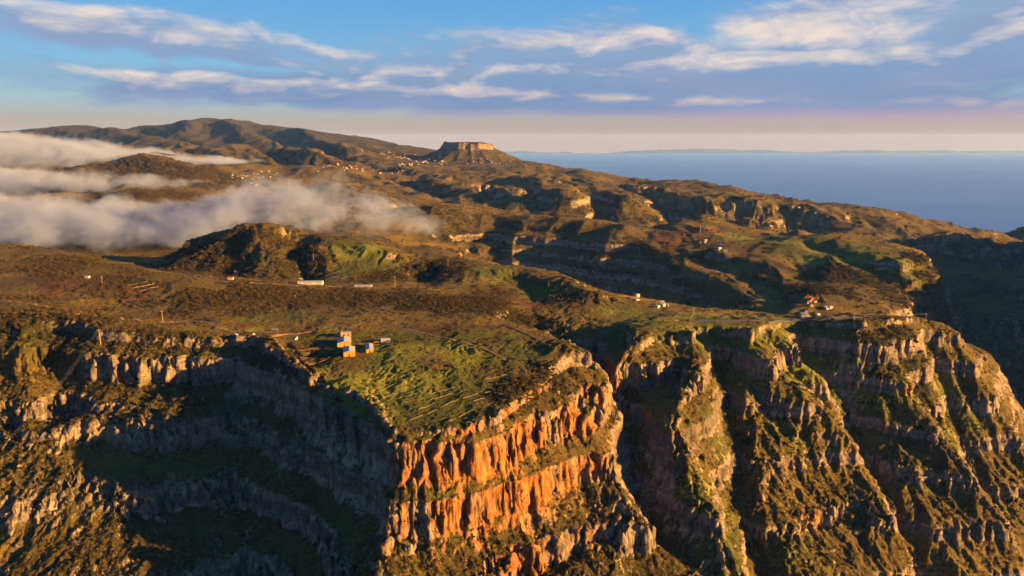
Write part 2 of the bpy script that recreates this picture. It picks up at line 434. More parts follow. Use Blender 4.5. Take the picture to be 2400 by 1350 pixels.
for px, wd, hh in FEATS:
    pp = [hit(u, v, ZB) for u, v in px]
    pp = [p for p in pp if p]
    if len(pp) < 2: continue
    sl, w = line_field(pp, wd)
    ZF[sl] += hh * w

# table mountain
MX, MY = acol(1100, 350) * 5000.0, 5000.0
dx, dy = XX - MX, (YY - MY) * 0.8
ang = np.arctan2(dy, dx)
rr = np.hypot(dx, dy) * (1 + 0.05 * perlin(XX / 55, YY / 55, 6) + 0.025 * perlin(XX / 22, YY / 22, 7) + 0.05 * np.sin(3 * ang + 0.7) + 0.03 * np.sin(7 * ang) + 0.012 * np.sin(23 * ang) + 0.012 * np.sin(41 * ang + 1))
top = -3 - 12 * sstep(70, 175, dx) - 4 * sstep(90, 170, rr) + 3 * perlin(XX / 60, YY / 60, 5) + 9 * np.exp(-((dx + 172) / 16) ** 2)
mesa = np.where(rr < 178, top, -62 - (rr - 178) * 0.42)
cl_ = sstep(197, 160, rr)
mesa = (-46 - np.maximum(rr - 180, 0) * 0.44) * (1 - cl_) + top * cl_
ZF = np.where(rr < 900, np.maximum(ZF, mesa), ZF)

# ---- roughness that keeps the same size in the picture at every distance
def gate(L):                     # 1 where features of wavelength L are neither huge nor invisible
    return sstep(2.2, 5.0, YY / L) * sstep(1500, 500, YY / L)
gx, gy = np.gradient(ZF, axis=1) / np.gradient(XX, axis=1), None
dzy = np.gradient(ZF, axis=0) / np.gradient(YY, axis=0)
dzx = gx
dzy = dzy - dzx * ca[None, :]
slope = np.hypot(dzx, dzy)
steep = sstep(0.18, 0.5, slope)
flat = 1 - steep
DET = np.zeros_like(ZF)
far = sstep(900, 2200, YY)
for k, (L, am) in enumerate(((900, 0.07), (420, 0.075), (200, 0.07), (95, 0.06), (45, 0.055), (21, 0.055), (9, 0.05))):
    g = gate(L)
    idx = np.where(g.max(axis=1) > 0.001)[0]
    i0, i1 = idx[0], idx[-1] + 1
    X, Y = XX[i0:i1], YY[i0:i1]
    wx = X + 0.35 * L * perlin(X / L / 1.3, Y / L / 1.3, 90 + k); wy = Y + 0.35 * L * perlin(X / L / 1.3, Y / L / 1.3, 190 + k)
    nz = (0.6 - 2 * np.abs(perlin(wx / L, wy / L, 10 + k))) * 0.6 + 0.5 * perlin(wx / L, wy / L, 30 + k)
    amp = am * L * (0.30 + 0.70 * np.maximum(far[i0:i1], steep[i0:i1])) * (1 - 0.45 * sstep(4500, 6000, Y))
    DET[i0:i1] += g[i0:i1] * amp * nz
def erosion(px, py, dx_, dy_, seed):
    """gully pattern whose furrows run down the slope"""
    ix, iy = np.floor(px), np.floor(py); fx, fy = px - ix, py - iy
    va = np.zeros_like(px); wt_ = np.zeros_like(px)
    for i in range(-2, 2):
        for j in range(-2, 2):
            h = _hash(ix - i, iy - j, seed)
            qx = fx + i - (h & 255) / 510.0; qy = fy + j - ((h >> 8) & 255) / 510.0
            w = np.exp(-2.0 * (qx * qx + qy * qy))
            va += np.cos((qx * dx_ + qy * dy_) * 6.2832) * w; wt_ += w
    return va / wt_
mesa_keep = sstep(210, 800, rr) * (1 - 0.85 * np.exp(-((XX - MX * YY / MY) / 380.0) ** 2) * sstep(3500, 4200, YY) * sstep(6200, 5400, YY))
ZE = ZF + DET * mesa_keep
Zdir = ZF.copy()
for k, (L, am, ya, yb) in enumerate(((420, 0.10, 2200, 9000), (160, 0.07, 900, 5200), (48, 0.13, 330, 1500), (20, 0.10, 330, 1200))):
    i0, i1 = np.searchsorted(ry, ya), np.searchsorted(ry, yb)
    X, Y, Zc = XX[i0:i1], YY[i0:i1], ZE[i0:i1]
    Zd = Zdir[i0:i1] if k < 2 else Zc
    ex = np.gradient(Zd, axis=1) / np.gradient(X, axis=1)
    ey = np.gradient(Zd, axis=0) / np.gradient(Y, axis=0) - ex * ca[None, :]
    sm = np.hypot(ex, ey) + 1e-4
    e = erosion(X / L, Y / L, -ey / sm * 1.1, ex / sm * 1.1, 300 + k)
    g = sstep(ya, ya * 1.25, Y) * sstep(yb, yb * 0.75, Y) if k < 2 else sstep(yb, yb * 0.75, Y)
    am_ = am * L * np.clip(sm * (1.6 if k < 2 else 1.5), 0, 1) * g * mesa_keep[i0:i1] * (1 - 0.75 * sstep(900, 1100, Y) if k > 1 else 1)
    ZE[i0:i1] = Zc + am_ * (np.abs(e) * -1.2 + 0.5)
ZS = ZE

# old field terraces: low steps along the contours of the gentle slopes
def steps(Zin, Hs, mask):
    q = Zin / Hs; i = np.floor(q); p = q - i
    return Zin + mask * ((i + np.where(p < 0.8, p * 0.35 / 0.8, 0.35 + 0.65 * (p - 0.8) / 0.2)) * Hs - Zin)
tm = sstep(0.03, 0.07, slope) * sstep(0.42, 0.28, slope) * sstep(-0.1, 0.25, fbm(XX, YY, 130, 2, 66))
ZS = steps(ZS, 1.9, tm * sstep(600, 660, YY) * sstep(1150, 1000, YY) * 0.8)
ZS = steps(ZS, 5.0, tm * sstep(1100, 1250, YY) * sstep(2300, 2000, YY) * 0.7)
# ---- lava beds: steep ground breaks into cliff bands and ledges
near = sstep(1050, 850, YY)
bandn = 2.0 * perlin(XX / 160, YY / 160, 61) + 1.8 * perlin(XX / 45, YY / 45, 62)
i1 = np.searchsorted(ry, 1100)
colm = np.zeros_like(ZF)
X, Y = XX[:i1], YY[:i1]
X0, Y0 = X, Y; X = X + 7 * perlin(X0 / 34, Y0 / 34, 79) + 3 * perlin(X0 / 13, Y0 / 13, 84); Y = Y + 7 * perlin(X0 / 34, Y0 / 34, 80)
colm[:i1] = 2.6 * (1 - 2.2 * np.abs(perlin(X / 12, Y / 12, 71))) * (0.5 + sstep(-0.3, 0.4, perlin(X0 / 40, Y0 / 40, 85))) + 1.8 * (1 - 2.2 * np.abs(perlin(X / 5.2, Y / 5.2, 72))) + 1.0 * perlin(X / 2.4, Y / 2.4, 73)
offn = bandn + 206.0 + 0.042 * XX + 3300.0 + 9.0 * perlin(ZS / 47.0, XX / 400.0, 64) * sstep(-205, -235, ZS)
p0 = (ZS + offn) / 33.0; p0 = p0 - np.floor(p0)
cw = 0.30 + 0.70 * sstep(0.5, 0.72, p0) * sstep(1.0, 0.97, p0)
zq = ZS + colm * near * sstep(0.3, 0.7, slope) * cw
def terrace(z, H, off):
    q = (z + off) / H
    i = np.floor(q); p = q - i
    o = np.where(p < 0.70, 0.30 * p / 0.70, 0.30 + 0.70 * sstep(0, 1, (p - 0.70) / 0.30))
    return (i + o) * H - off
TER = terrace(zq, 33.0, offn)
tw = near * sstep(0.30, 0.62, slope) * np.clip(0.95 - 0.55 * sstep(20, 160, XX - 0.1 * (YY - 500)) * sstep(-215, -240, ZS) + 0.35 * fbm(XX, YY, 90, 2, 65), 0.12, 0.97)
ZT = ZS * (1 - tw) + TER * tw
# cliff bands of the middle distance
mid = sstep(950, 1080, YY) * sstep(2100, 1800, YY)
i0, i2 = np.searchsorted(ry, 940), np.searchsorted(ry, 2120)
X, Y = XX[i0:i2], YY[i0:i2]
cm_ = np.zeros_like(ZF); cm_[i0:i2] = 4.5 * (1 - 2.2 * np.abs(perlin(X / 24, Y / 24, 76))) + 2.6 * (1 - 2.2 * np.abs(perlin(X / 11, Y / 11, 77)))
twm = mid * sstep(0.36, 0.62, slope) * 0.85
ZT = ZT * (1 - twm) + terrace(ZS + cm_ * twm, 27.0, 4 * perlin(XX / 120, YY / 120, 78) + 2700) * twm
# far cliff bands
slopef = slope * far
bf = 14 * perlin(XX / 500, YY / 500, 63)
twf = far * sstep(0.24, 0.5, slope) * mesa_keep * 0.38 * sstep(5200, 4200, YY)
colf = np.minimum(YY / 3000, 1.2) ** 1.6 * 9 * (1 - 2 * np.abs(perlin(XX / 60, YY / 60, 74))) + np.minimum(YY / 3000, 1.2) ** 1.6 * 5 * (1 - 2 * np.abs(perlin(XX / 26, YY / 26, 75)))
TERF = terrace(ZS + colf * twf, 48.0, bf + 1000 * 48)
ZT = ZT * (1 - twf) + TERF * twf
Z = np.maximum(ZT, -830.0)
# broken rock: steep faces pushed in and out along their own direction, block by block
i1 = np.searchsorted(ry, 1050)
zx = np.gradient(Z[:i1], axis=1) / np.gradient(XX[:i1], axis=1)
zy = np.gradient(Z[:i1], axis=0) / np.gradient(YY[:i1], axis=0) - zx * ca[None, :]
gm = np.hypot(zx, zy) + 1e-6
al = XX[:i1] * 0.85 - YY[:i1] * 0.5; al2 = XX[:i1] * 0.5 + YY[:i1] * 0.85
blk = 2.0 * perlin(al / 6.5, Z[:i1] / 9.0 + al2 / 40, 81) + 1.3 * perlin(al2 / 3.6, Z[:i1] / 4.0 + al / 30, 82) + 1.1 * np.sign(perlin(al / 5.0, Z[:i1] / 14.0, 83)) * np.minimum(1, 6 * np.abs(perlin(al / 5.0, Z[:i1] / 14.0, 83)))
PX, PY = XX.copy(), YY.copy()
bw = blk * sstep(0.7, 1.4, gm) * sstep(1050, 950, YY[:i1])
PX[:i1] -= zx / gm * bw; PY[:i1] -= zy / gm * bw


# ------------------------------------------------------------------ what covers the ground
gzx = np.gradient(Z, axis=1) / np.gradient(XX, axis=1)
gzy = np.gradient(Z, axis=0) / np.gradient(YY, axis=0) - gzx * ca[None, :]
sl = np.hypot(gzx, gzy)
def blobs(lst):
    f = np.zeros_like(Z)
    for u, v, r, w in lst:
        p = hit(u, v, Z)
        if p is None: continue
        i0, i1 = np.searchsorted(ry, p[1] - 3 * r), np.searchsorted(ry, p[1] + 3 * r)
        q = np.exp(-((XX[i0:i1] - p[0]) ** 2 + (YY[i0:i1] - p[1]) ** 2) / (r * r)) * w
        f[i0:i1] = np.maximum(f[i0:i1], q)
    return f
n_big = fbm(XX, YY, 260, 3, 201) ; n_mid = fbm(XX, YY, 60, 3, 211); n_sm = fbm(XX, YY, 14, 2, 221)
rgt = sstep(60, 200, XX - 0.1 * (YY - 500))
rock = sstep(0.85 + 0.45 * rgt, 1.45 + 0.75 * rgt, sl + 0.25 * n_sm) * near + sstep(0.85, 1.4, sl + 0.15 * n_mid) * (1 - near)
rock = np.where(rr < 300, np.maximum(rock, sstep(0.5, 0.9, sl)), rock)
grass = blobs([(1000,900,80,1),(1120,830,70,.9),(900,800,50,.8),(1000,930,55,1),(1100,860,50,.9),(900,850,40,.8),(1050,980,40,1),(750,775,25,1),(700,800,20,.8),(1130,785,45,.7),(950,790,30,.5),(840,595,55,1),(900,610,40,.9),(620,600,40,.7),(600,742,30,.8),(700,742,35,.8),(440,775,14,.8),
               (1700,752,80,.8),(1500,745,80,.8),(2000,590,110,.9),(2090,612,70,.8),(1900,600,80,.8),(1760,560,80,.7),(830,590,80,1),(1150,645,60,.8),(1300,690,60,.7),(780,570,50,.8),(1840,592,40,1),(2000,580,90,.6),(1900,570,80,.6),(60,790,25,.9),(30,770,25,.9),(140,760,22,.7),(600,775,14,1),(520,770,12,.9),(1300,690,40,.5),(1150,650,40,.5),(1800,700,60,.5)])
grass = np.clip(grass * (0.8 + 0.5 * n_mid) + 0.30 * sstep(0.0, 0.6, n_big + 0.5 * n_mid), 0, 1)
grass = np.clip(grass + 0.30 * sstep(0.35, 0.6, sl) * near * sstep(0, 200, XX), 0, 1)
scrubm = blobs([(480,700,50,.9),(560,690,45,1),(640,690,45,1),(720,700,45,1),(800,700,45,1),(880,710,45,1),(960,710,45,1),(1040,710,45,1),(1120,710,45,.9),(560,720,40,.7),(1180,730,40,.6),
                (620,800,14,.9),(660,830,20,.9),(600,785,12,.8),(1200,905,16,1),(1180,930,14,1),(1225,890,12,1),(1000,860,14,.4),(1040,855,10,.5),(480,600,60,1),(540,590,55,1),(680,590,50,1),(720,620,45,.9),(450,620,40,.9),(560,640,35,.7),
                (60,750,45,.8),(20,740,40,.8),(160,745,40,.8),(100,700,40,.4),(420,790,25,.7),(330,785,25,.6),(1000,640,40,.8),(900,650,35,.8),(1050,640,40,.7),(1150,680,35,.6),(1290,870,14,1),(1300,900,12,1),(1330,700,40,.6),(2120,840,30,.9),(2060,800,25,.8),
                (2190,660,45,.8),(2160,620,45,.7),(1980,640,60,.8),(2050,660,60,.8),(1900,680,50,.8),(300,400,260,.9),(400,395,220,.9),(320,455,170,.8),(480,410,240,.7),(780,450,200,.6),(150,620,60,.5),(300,650,50,.4)])
scrub = np.clip(scrubm * (0.85 + 0.4 * n_mid) + 0.22 + 0.28 * n_big + 0.25 * n_mid + 0.35 * sstep(0.35, 0.7, sl) * (1 - rock), 0.02, 1)
scrub = np.clip(scrub + 0.40 * sstep(3800, 6000, YY) * sstep(900, -200, XX), 0, 1)
scrub = scrub * (1 - 0.88 * grass * (1 - scrubm))
soil = blobs([(150,670,60,.9),(250,660,60,.9),(350,680,55,.8),(80,650,50,.8),(450,720,40,.6),(1000,810,30,.7),(950,820,25,.6),(1200,700,50,.5),(1240,690,25,.9),(1310,697,20,.8),(760,385,300,.6),(1560,560,70,.9),(1600,545,60,.8),(1640,560,50,.7),(1700,545,60,.6),(730,830,14,.8),(560,760,20,.7)])
soil = np.clip(soil * (0.8 + 0.4 * n_mid) + 0.35 * sstep(0.1, 0.7, fbm(XX, YY, 180, 3, 231)), 0, 1)
rock = rock * (1 - blobs([(60,850,45,.85),(150,850,40,.8),(20,880,40,.8),(100,810,40,.8),(330,850,18,.5),(280,845,18,.5),(2190,665,60,.95),(2160,620,60,.9),(2180,700,60,.9),(2230,660,50,.9),(600,542,60,1),(630,570,50,1),(570,545,50,1)]))
iron = blobs([(1150,1120,45,1),(1250,1080,40,1),(1330,960,35,1),(1380,900,25,1),(1050,1180,35,.9),(1200,1250,45,1),(1300,1180,40,1),(1000,1320,30,.9),(1420,870,25,1),(1450,840,20,.9),(950,1120,20,.5),(1500,1000,18,.7),(1800,1190,25,.7),(1900,1190,25,.7),(2130,940,14,.9),(2040,690,60,.9),(2100,680,50,.9),(1100,345,200,.45),(300,900,30,.35)])
iron = iron * np.clip(0.72 + 0.5 * fbm(XX, YY, 26, 2, 242), 0.2, 1)
iron = np.clip(iron + 0.3 * sstep(0.3, 0.9, fbm(XX, YY, 70, 2, 241)), 0, 1)

# ------------------------------------------------------------------ ground mesh
def node_mat(name):
    m = bpy.data.materials.new(name); m.use_nodes = True
    nt = m.node_tree; nt.nodes.clear()
    o = nt.nodes.new('ShaderNodeOutputMaterial'); b = nt.nodes.new('ShaderNodeBsdfPrincipled')
    nt.links.new(b.outputs[0], o.inputs['Surface'])
    b.inputs['Roughness'].default_value = 0.95
    b.inputs['Specular IOR Level'].default_value = 0.1
    return m, nt, b
m_ground, nt, b = node_mat('ground')
tc = nt.nodes.new('ShaderNodeTexCoord'); pos = tc.outputs['Object']
def attr(nt, name):
    a = nt.nodes.new('ShaderNodeAttribute'); a.attribute_name = name
    sp = nt.nodes.new('ShaderNodeSeparateColor'); nt.links.new(a.outputs['Color'], sp.inputs[0])
    return [E(nt, sp.outputs[k]) for k in range(3)]
a_rock, a_scrub, a_grass = attr(nt, 'cover')
a_soil, a_iron, _ = attr(nt, 'tint')
n_f = noise(nt, pos, 0.34, 5, 0.62)          # shrubs and tussocks
n_m = noise(nt, pos, 0.045, 6, 0.65)
n_v = noise(nt, pos, 0.012, 4, 0.6)
n_g = noise(nt, pos, 1.1, 3, 0.6)
dry = mixc(nt, n_m.step(0.35, 0.65), (0.0657, 0.0496, 0.0102), (0.1168, 0.0759, 0.0161))
soilc = mixc(nt, n_f.step(0.35, 0.65), (0.0621, 0.0292, 0.0102), (0.1058, 0.0482, 0.0161))
g0 = mixc(nt, (a_soil + (n_m - 0.5) * 0.9).step(0.30, 0.62), dry, soilc)
grassc = mixc(nt, n_v.step(0.4, 0.6), (0.072, 0.092, 0.009), (0.112, 0.112, 0.013))
g1 = mixc(nt, (a_grass + (n_m - 0.5) * 0.8 + (n_f - 0.5) * 0.5).step(0.28, 0.62), g0, grassc)
scrubc = mixc(nt, n_g.step(0.35, 0.65), (0.0060, 0.0066, 0.0024), (0.0204, 0.0174, 0.0054))
sc_f = (a_scrub * 0.62 + (n_f - 0.5) * 1.5 + (n_m - 0.5) * 1.1).step(0.20, 0.40)
g1 = mixc(nt, n_v.step(0.62, 0.40) * 0.55, g1, (0.0328, 0.0248, 0.0088))
g2 = mixc(nt, sc_f * 0.92, g1, scrubc)
# rock: strata and upright stains
mp = nt.nodes.new('ShaderNodeMapping'); mp.inputs['Scale'].default_value = (0.30, 0.30, 0.05); nt.links.new(pos, mp.inputs[0])
n_c = noise(nt, mp.outputs[0], 1.0, 5, 0.65)
rk = mixc(nt, n_c.step(0.30, 0.70), (0.062, 0.050, 0.040), (0.265, 0.200, 0.135))
ri = mixc(nt, n_c.step(0.32, 0.68), (0.085, 0.033, 0.010), (0.285, 0.122, 0.032))
mp2 = nt.nodes.new('ShaderNodeMapping'); mp2.inputs['Scale'].default_value = (0.004, 0.004, 0.13); nt.links.new(pos, mp2.inputs[0])
n_s = noise(nt, mp2.outputs[0], 1.0, 4, 0.6)
rk = mixc(nt, n_s.step(0.56, 0.40) * 0.55, rk, (0.0360, 0.0304, 0.0256))
rk = mixc(nt, (a_iron + (n_m - 0.5) * 1.3 + (n_c - 0.5) * 0.8).step(0.18, 0.72), rk, ri)
rk = mixc(nt, (n_f + (n_m - 0.5) * 0.8).step(0.58, 0.70) * 0.8, rk, scrubc)
col = mixc(nt, (a_rock + (n_f - 0.5) * 0.9).step(0.35, 0.62), g2, rk)
nt.links.new(col, b.inputs['Base Color'])
bp = nt.nodes.new('ShaderNodeBump'); bp.inputs['Strength'].default_value = 1.0; bp.inputs['Distance'].default_value = 2.2
nt.links.new(noise(nt, pos, 0.42, 5, 0.68).s, bp.inputs['Height']); nt.links.new(bp.outputs[0], b.inputs['Normal'])

co = np.stack([PX, PY, Z + ALT], -1).reshape(-1, 3).astype(np.float32)
cover_a = np.stack([rock, scrub, grass, np.ones_like(Z)], -1).reshape(-1, 4).astype(np.float32)
tint_a = np.stack([soil, iron, np.zeros_like(Z), np.ones_like(Z)], -1).reshape(-1, 4).astype(np.float32)
ii = np.arange(NR * NC).reshape(NR, NC)
quads = np.stack([ii[:-1, :-1], ii[:-1, 1:], ii[1:, 1:], ii[1:, :-1]], -1).reshape(-1, 4)
# smooth normals over the whole sheet, so that the pieces below join without a seam
nrm = np.stack([-gzx, -gzy, np.ones_like(Z)], -1); nrm /= np.linalg.norm(nrm, axis=-1, keepdims=True)
nrm = nrm.reshape(-1, 3).astype(np.float32)
def grid_object(name, q, mat):
    used = np.unique(q)
    remap = np.full(NR * NC, -1, np.int64); remap[used] = np.arange(len(used))
    me = bpy.data.meshes.new(name)
    me.vertices.add(len(used)); me.vertices.foreach_set('co', co[used].ravel())
    qq = remap[q].astype(np.int32)
    me.loops.add(qq.size); me.loops.foreach_set('vertex_index', qq.ravel())
    me.polygons.add(len(qq)); me.polygons.foreach_set('loop_start', np.arange(0, qq.size, 4, dtype=np.int32))
    me.update(calc_edges=True)
    me.polygons.foreach_set('use_smooth', np.ones(len(qq), bool))
    for nm, arr in (('cover', cover_a), ('tint', tint_a)):
        at = me.attributes.new(nm, 'FLOAT_COLOR', 'POINT'); at.data.foreach_set('color', arr[used].ravel())
    me.materials.append(mat)
    o = bpy.data.objects.new(name, me); C.objects.link(o); o['kind'] = 'structure'
    return o
qy = (YY[:-1, :-1]).ravel(); qr = rr[:-1, :-1].ravel()
is_mesa = qr < 430
grid_object('headland', quads[qy < 1000], m_ground)
grid_object('hills', quads[(qy >= 1000) & (qy < 4200) & ~is_mesa], m_ground)
grid_object('mountains', quads[(qy >= 4200) & ~is_mesa], m_ground)
grid_object('mesa', quads[is_mesa], m_ground)

# ------------------------------------------------------------------ sea
m_sea, nt, b = node_mat('sea_water')
b.inputs['Base Color'].default_value = (0.012, 0.055, 0.17, 1); b.inputs['Roughness'].default_value = 0.45
b.inputs['Specular IOR Level'].default_value = 0.5
tc = nt.nodes.new('ShaderNodeTexCoord'); mp = nt.nodes.new('ShaderNodeMapping'); mp.inputs['Scale'].default_value = (0.00016, 0.0005, 1); nt.links.new(tc.outputs['Object'], mp.inputs[0])
nsea = noise(nt, mp.outputs[0], 1.0, 5, 0.6, 0.5)
nt.links.new(mixc(nt, nsea.step(0.35, 0.65), (0.012, 0.060, 0.24), (0.020, 0.085, 0.31)), b.inputs['Base Color'])
nt.links.new((nsea * 0.3 + 0.3).s, b.inputs['Roughness'])
bp = nt.nodes.new('ShaderNodeBump'); bp.inputs['Strength'].default_value = 0.4; bp.inputs['Distance'].default_value = 6.0
nt.links.new(noise(nt, tc.outputs['Object'], 0.012, 5, 0.6).s, bp.inputs['Height']); nt.links.new(bp.outputs[0], b.inputs['Normal'])
me = bpy.data.meshes.new('sea'); S_ = 45000.0; SEA = 250.0
me.from_pydata([(-S_, -3000, SEA), (S_, -3000, SEA), (S_, S_, SEA), (-S_, S_, SEA)], [], [(0, 1, 2, 3)])
me.materials.append(m_sea)
so = bpy.data.objects.new('sea', me); C.objects.link(so); so['kind'] = 'structure'

# ------------------------------------------------------------------ scrub: uncountable low bushes
rng = np.random.default_rng(7); random.seed(7)
def bush_shape(seed, nl):
    """a low clump of many small leaf faces over an uneven dome"""
    r = random.Random(seed); vs, fs = [], []
    for k in range(nl):
        th = r.uniform(0, 2 * math.pi); ph = math.acos(r.uniform(-0.05, 1)); rad = r.uniform(0.72, 1.05)
        c = Vector((math.sin(ph) * math.cos(th), math.sin(ph) * math.sin(th), 0.75 * math.cos(ph))) * rad
        nn = (c.normalized() + Vector((r.uniform(-.6, .6), r.uniform(-.6, .6), r.uniform(-.2, .8)))).normalized()
        t = nn.orthogonal().normalized(); bt = nn.cross(t); an = r.uniform(0, 6.3)
        t, bt = t * math.cos(an) + bt * math.sin(an), bt * math.cos(an) - t * math.sin(an)
        s1, s2 = r.uniform(0.25, 0.45), r.uniform(0.2, 0.36); i0 = len(vs)
        vs += [tuple(c - t * s1), tuple(c + bt * s2 * .7 + nn * .08), tuple(c + t * s1), tuple(c - bt * s2 * .7 + nn * .08)]
        fs.append((i0, i0 + 1, i0 + 2, i0 + 3))
    return vs, fs
def leaf_mat(name, dark, light):
    m, nt, b = node_mat(name)
    oi = nt.nodes.new('ShaderNodeObjectInfo'); ge = nt.nodes.new('ShaderNodeNewGeometry')
    f = E(nt, oi.outputs['Random']) * 0.75 + E(nt, ge.outputs['Random Per Island']) * 0.25
    nt.links.new(mixc(nt, f, dark, light), b.inputs['Base Color'])
    return m
m_scrub = leaf_mat('scrub_leaves', (0.010, 0.011, 0.003), (0.080, 0.052, 0.014))
def scatter(dens, count, y0, y1):
    i0, i1 = np.searchsorted(ry, y0), np.searchsorted(ry, y1)
    area = np.gradient(ry)[i0:i1, None] * (ca[1] - ca[0]) * YY[i0:i1]
    w = (dens[i0:i1] * area).ravel().astype(np.float64)
    cs = np.cumsum(w); k = np.searchsorted(cs, rng.random(count) * cs[-1])
    i, j = k // NC + i0, k % NC
    i = np.minimum(i, NR - 2); j = np.minimum(j, NC - 2)
    fy, fx = rng.random(count), rng.random(count)
    y = ry[i] + (ry[i + 1] - ry[i]) * fy; a = ca[j] + (ca[1] - ca[0]) * fx
    z = (Z[i, j] * (1 - fx) + Z[i, j + 1] * fx) * (1 - fy) + (Z[i + 1, j] * (1 - fx) + Z[i + 1, j + 1] * fx) * fy
    return np.stack([a * y, y, z + ALT], -1)
def scrub_object(name, pts_, size, label):
    vs, isl, fs, sz = [], [], [], []
    for k in range(4):
        v, f = bush_shape(100 + k, 34); b0 = len(vs)
        vs += v; isl += [k + 1] * len(v); fs += [tuple(x + b0 for x in q) for q in f]; sz += [0.0] * len(v)
    n0 = len(vs)
    vs = np.concatenate([np.array(vs), pts_]); isl = np.concatenate([np.array(isl), np.zeros(len(pts_), int)]).astype(np.int32)
    sz = np.concatenate([np.array(sz), size]).astype(np.float32)
    me = bpy.data.meshes.new(name); me.from_pydata([tuple(v) for v in vs], [], fs)
    a1 = me.attributes.new('isl', 'INT', 'POINT'); a1.data.foreach_set('value', isl)
    a2 = me.attributes.new('size', 'FLOAT', 'POINT'); a2.data.foreach_set('value', sz)
    me.materials.append(m_scrub)
    o = bpy.data.objects.new(name, me); C.objects.link(o); o['kind'] = 'stuff'; o['label'] = label; o['category'] = 'scrub'
    ng = bpy.data.node_groups.new(name + '_nodes', 'GeometryNodeTree')
    ng.interface.new_socket('Geometry', in_out='INPUT', socket_type='NodeSocketGeometry')
    ng.interface.new_socket('Geometry', in_out='OUTPUT', socket_type='NodeSocketGeometry')
    N, Lk = ng.nodes, ng.links
    gi, go = N.new('NodeGroupInput'), N.new('NodeGroupOutput')
    na = N.new('GeometryNodeInputNamedAttribute'); na.data_type = 'INT'; na.inputs['Name'].default_value = 'isl'
    ns = N.new('GeometryNodeInputNamedAttribute'); ns.data_type = 'FLOAT'; ns.inputs['Name'].default_value = 'size'
    cp = N.new('FunctionNodeCompare'); cp.data_type = 'INT'; cp.operation = 'GREATER_THAN'
    Lk.new(na.outputs['Attribute'], cp.inputs[2]); cp.inputs[3].default_value = 0
    sg = N.new('GeometryNodeSeparateGeometry'); sg.domain = 'POINT'
    Lk.new(gi.outputs[0], sg.inputs['Geometry']); Lk.new(cp.outputs[0], sg.inputs['Selection'])
    si = N.new('GeometryNodeSplitToInstances'); si.domain = 'POINT'
    Lk.new(sg.outputs['Selection'], si.inputs[0]); Lk.new(na.outputs['Attribute'], si.inputs['Group ID'])
    ip = N.new('GeometryNodeInstanceOnPoints'); ip.inputs['Pick Instance'].default_value = True
    ri_ = N.new('FunctionNodeRandomValue'); ri_.data_type = 'INT'; ri_.inputs['Min'].default_value if False else None
    ri_.inputs[4].default_value = 0; ri_.inputs[5].default_value = 3
    rv = N.new('FunctionNodeRandomValue'); rv.data_type = 'FLOAT_VECTOR'
    rv.inputs[0].default_value = (-0.15, -0.15, 0); rv.inputs[1].default_value = (0.15, 0.15, 6.283)
    Lk.new(sg.outputs['Inverted'], ip.inputs['Points']); Lk.new(si.outputs[0], ip.inputs['Instance'])
    Lk.new(ri_.outputs[2], ip.inputs['Instance Index']); Lk.new(rv.outputs[0], ip.inputs['Rotation'])
    Lk.new(ns.outputs['Attribute'], ip.inputs['Scale'])
    Lk.new(ip.outputs[0], go.inputs[0])
    md = o.modifiers.new('scatter', 'NODES'); md.node_group = ng
    return o
lush = (sstep(0.22, 0.75, scrub) + 0.02) * (1 - 0.8 * rock) * (0.35 + 0.65 * sstep(-0.2, 0.4, n_sm))
p1 = scatter(lush, 52000, 330, 1000)
scrub_object('scrub', p1, 0.40 + 1.7 * rng.random(len(p1)) ** 3.2, 'low dark bushes scattered over the near plateau, slopes and ledges')
p2 = scatter(lush, 80000, 1000, 2300)
scrub_object('scrub', p2, 0.9 + 2.6 * rng.random(len(p2)) ** 2.6, 'dark bushes covering the hills behind the road')
p3 = scatter(lush, 40000, 2300, 4600)
scrub_object('woodland', p3, 2.0 + 4.5 * rng.random(len(p3)) ** 2.4, 'far dark trees and bushes dotting the slopes round the villages')

# ------------------------------------------------------------------ small helpers for things
def mesh_obj(name, vs, fs, mat, parent=None, smooth=False):
    me = bpy.data.meshes.new(name); me.from_pydata([tuple(v) for v in vs], [], fs); me.materials.append(mat); me.update()
    if smooth:
        for p in me.polygons: p.use_smooth = True
    o = bpy.data.objects.new(name, me); C.objects.link(o); o.parent = parent
    return o
def box(cx, cy, z0, sx, sy, sz):
    x0, x1, y0, y1, z1 = cx - sx / 2, cx + sx / 2, cy - sy / 2, cy + sy / 2, z0 + sz
    v = [(x0,y0,z0),(x1,y0,z0),(x1,y1,z0),(x0,y1,z0),(x0,y0,z1),(x1,y0,z1),(x1,y1,z1),(x0,y1,z1)]
    return v, [(3,2,1,0),(4,5,6,7),(0,1,5,4),(1,2,6,5),(2,3,7,6),(3,0,4,7)]
def join(*parts):
    vs, fs = [], []
    for v, f in parts:
        b0 = len(vs); vs += list(v); fs += [tuple(i + b0 for i in q) for q in f]
    return vs, fs
def tube(p0, p1, r0, r1, n=6):
    p0, p1 = Vector(p0), Vector(p1); d = (p1 - p0).normalized(); a = d.orthogonal().normalized(); b = d.cross(a)
    vs = [p0 + (a * math.cos(t) + b * math.sin(t)) * r0 for t in (2 * math.pi * k / n for k in range(n))]
    vs += [p1 + (a * math.cos(t) + b * math.sin(t)) * r1 for t in (2 * math.pi * k / n for k in range(n))]
    fs = [(k, (k + 1) % n, n + (k + 1) % n, n + k) for k in range(n)] + [tuple(range(n))[::-1], tuple(range(n, 2 * n))]
    return [tuple(v) for v in vs], fs
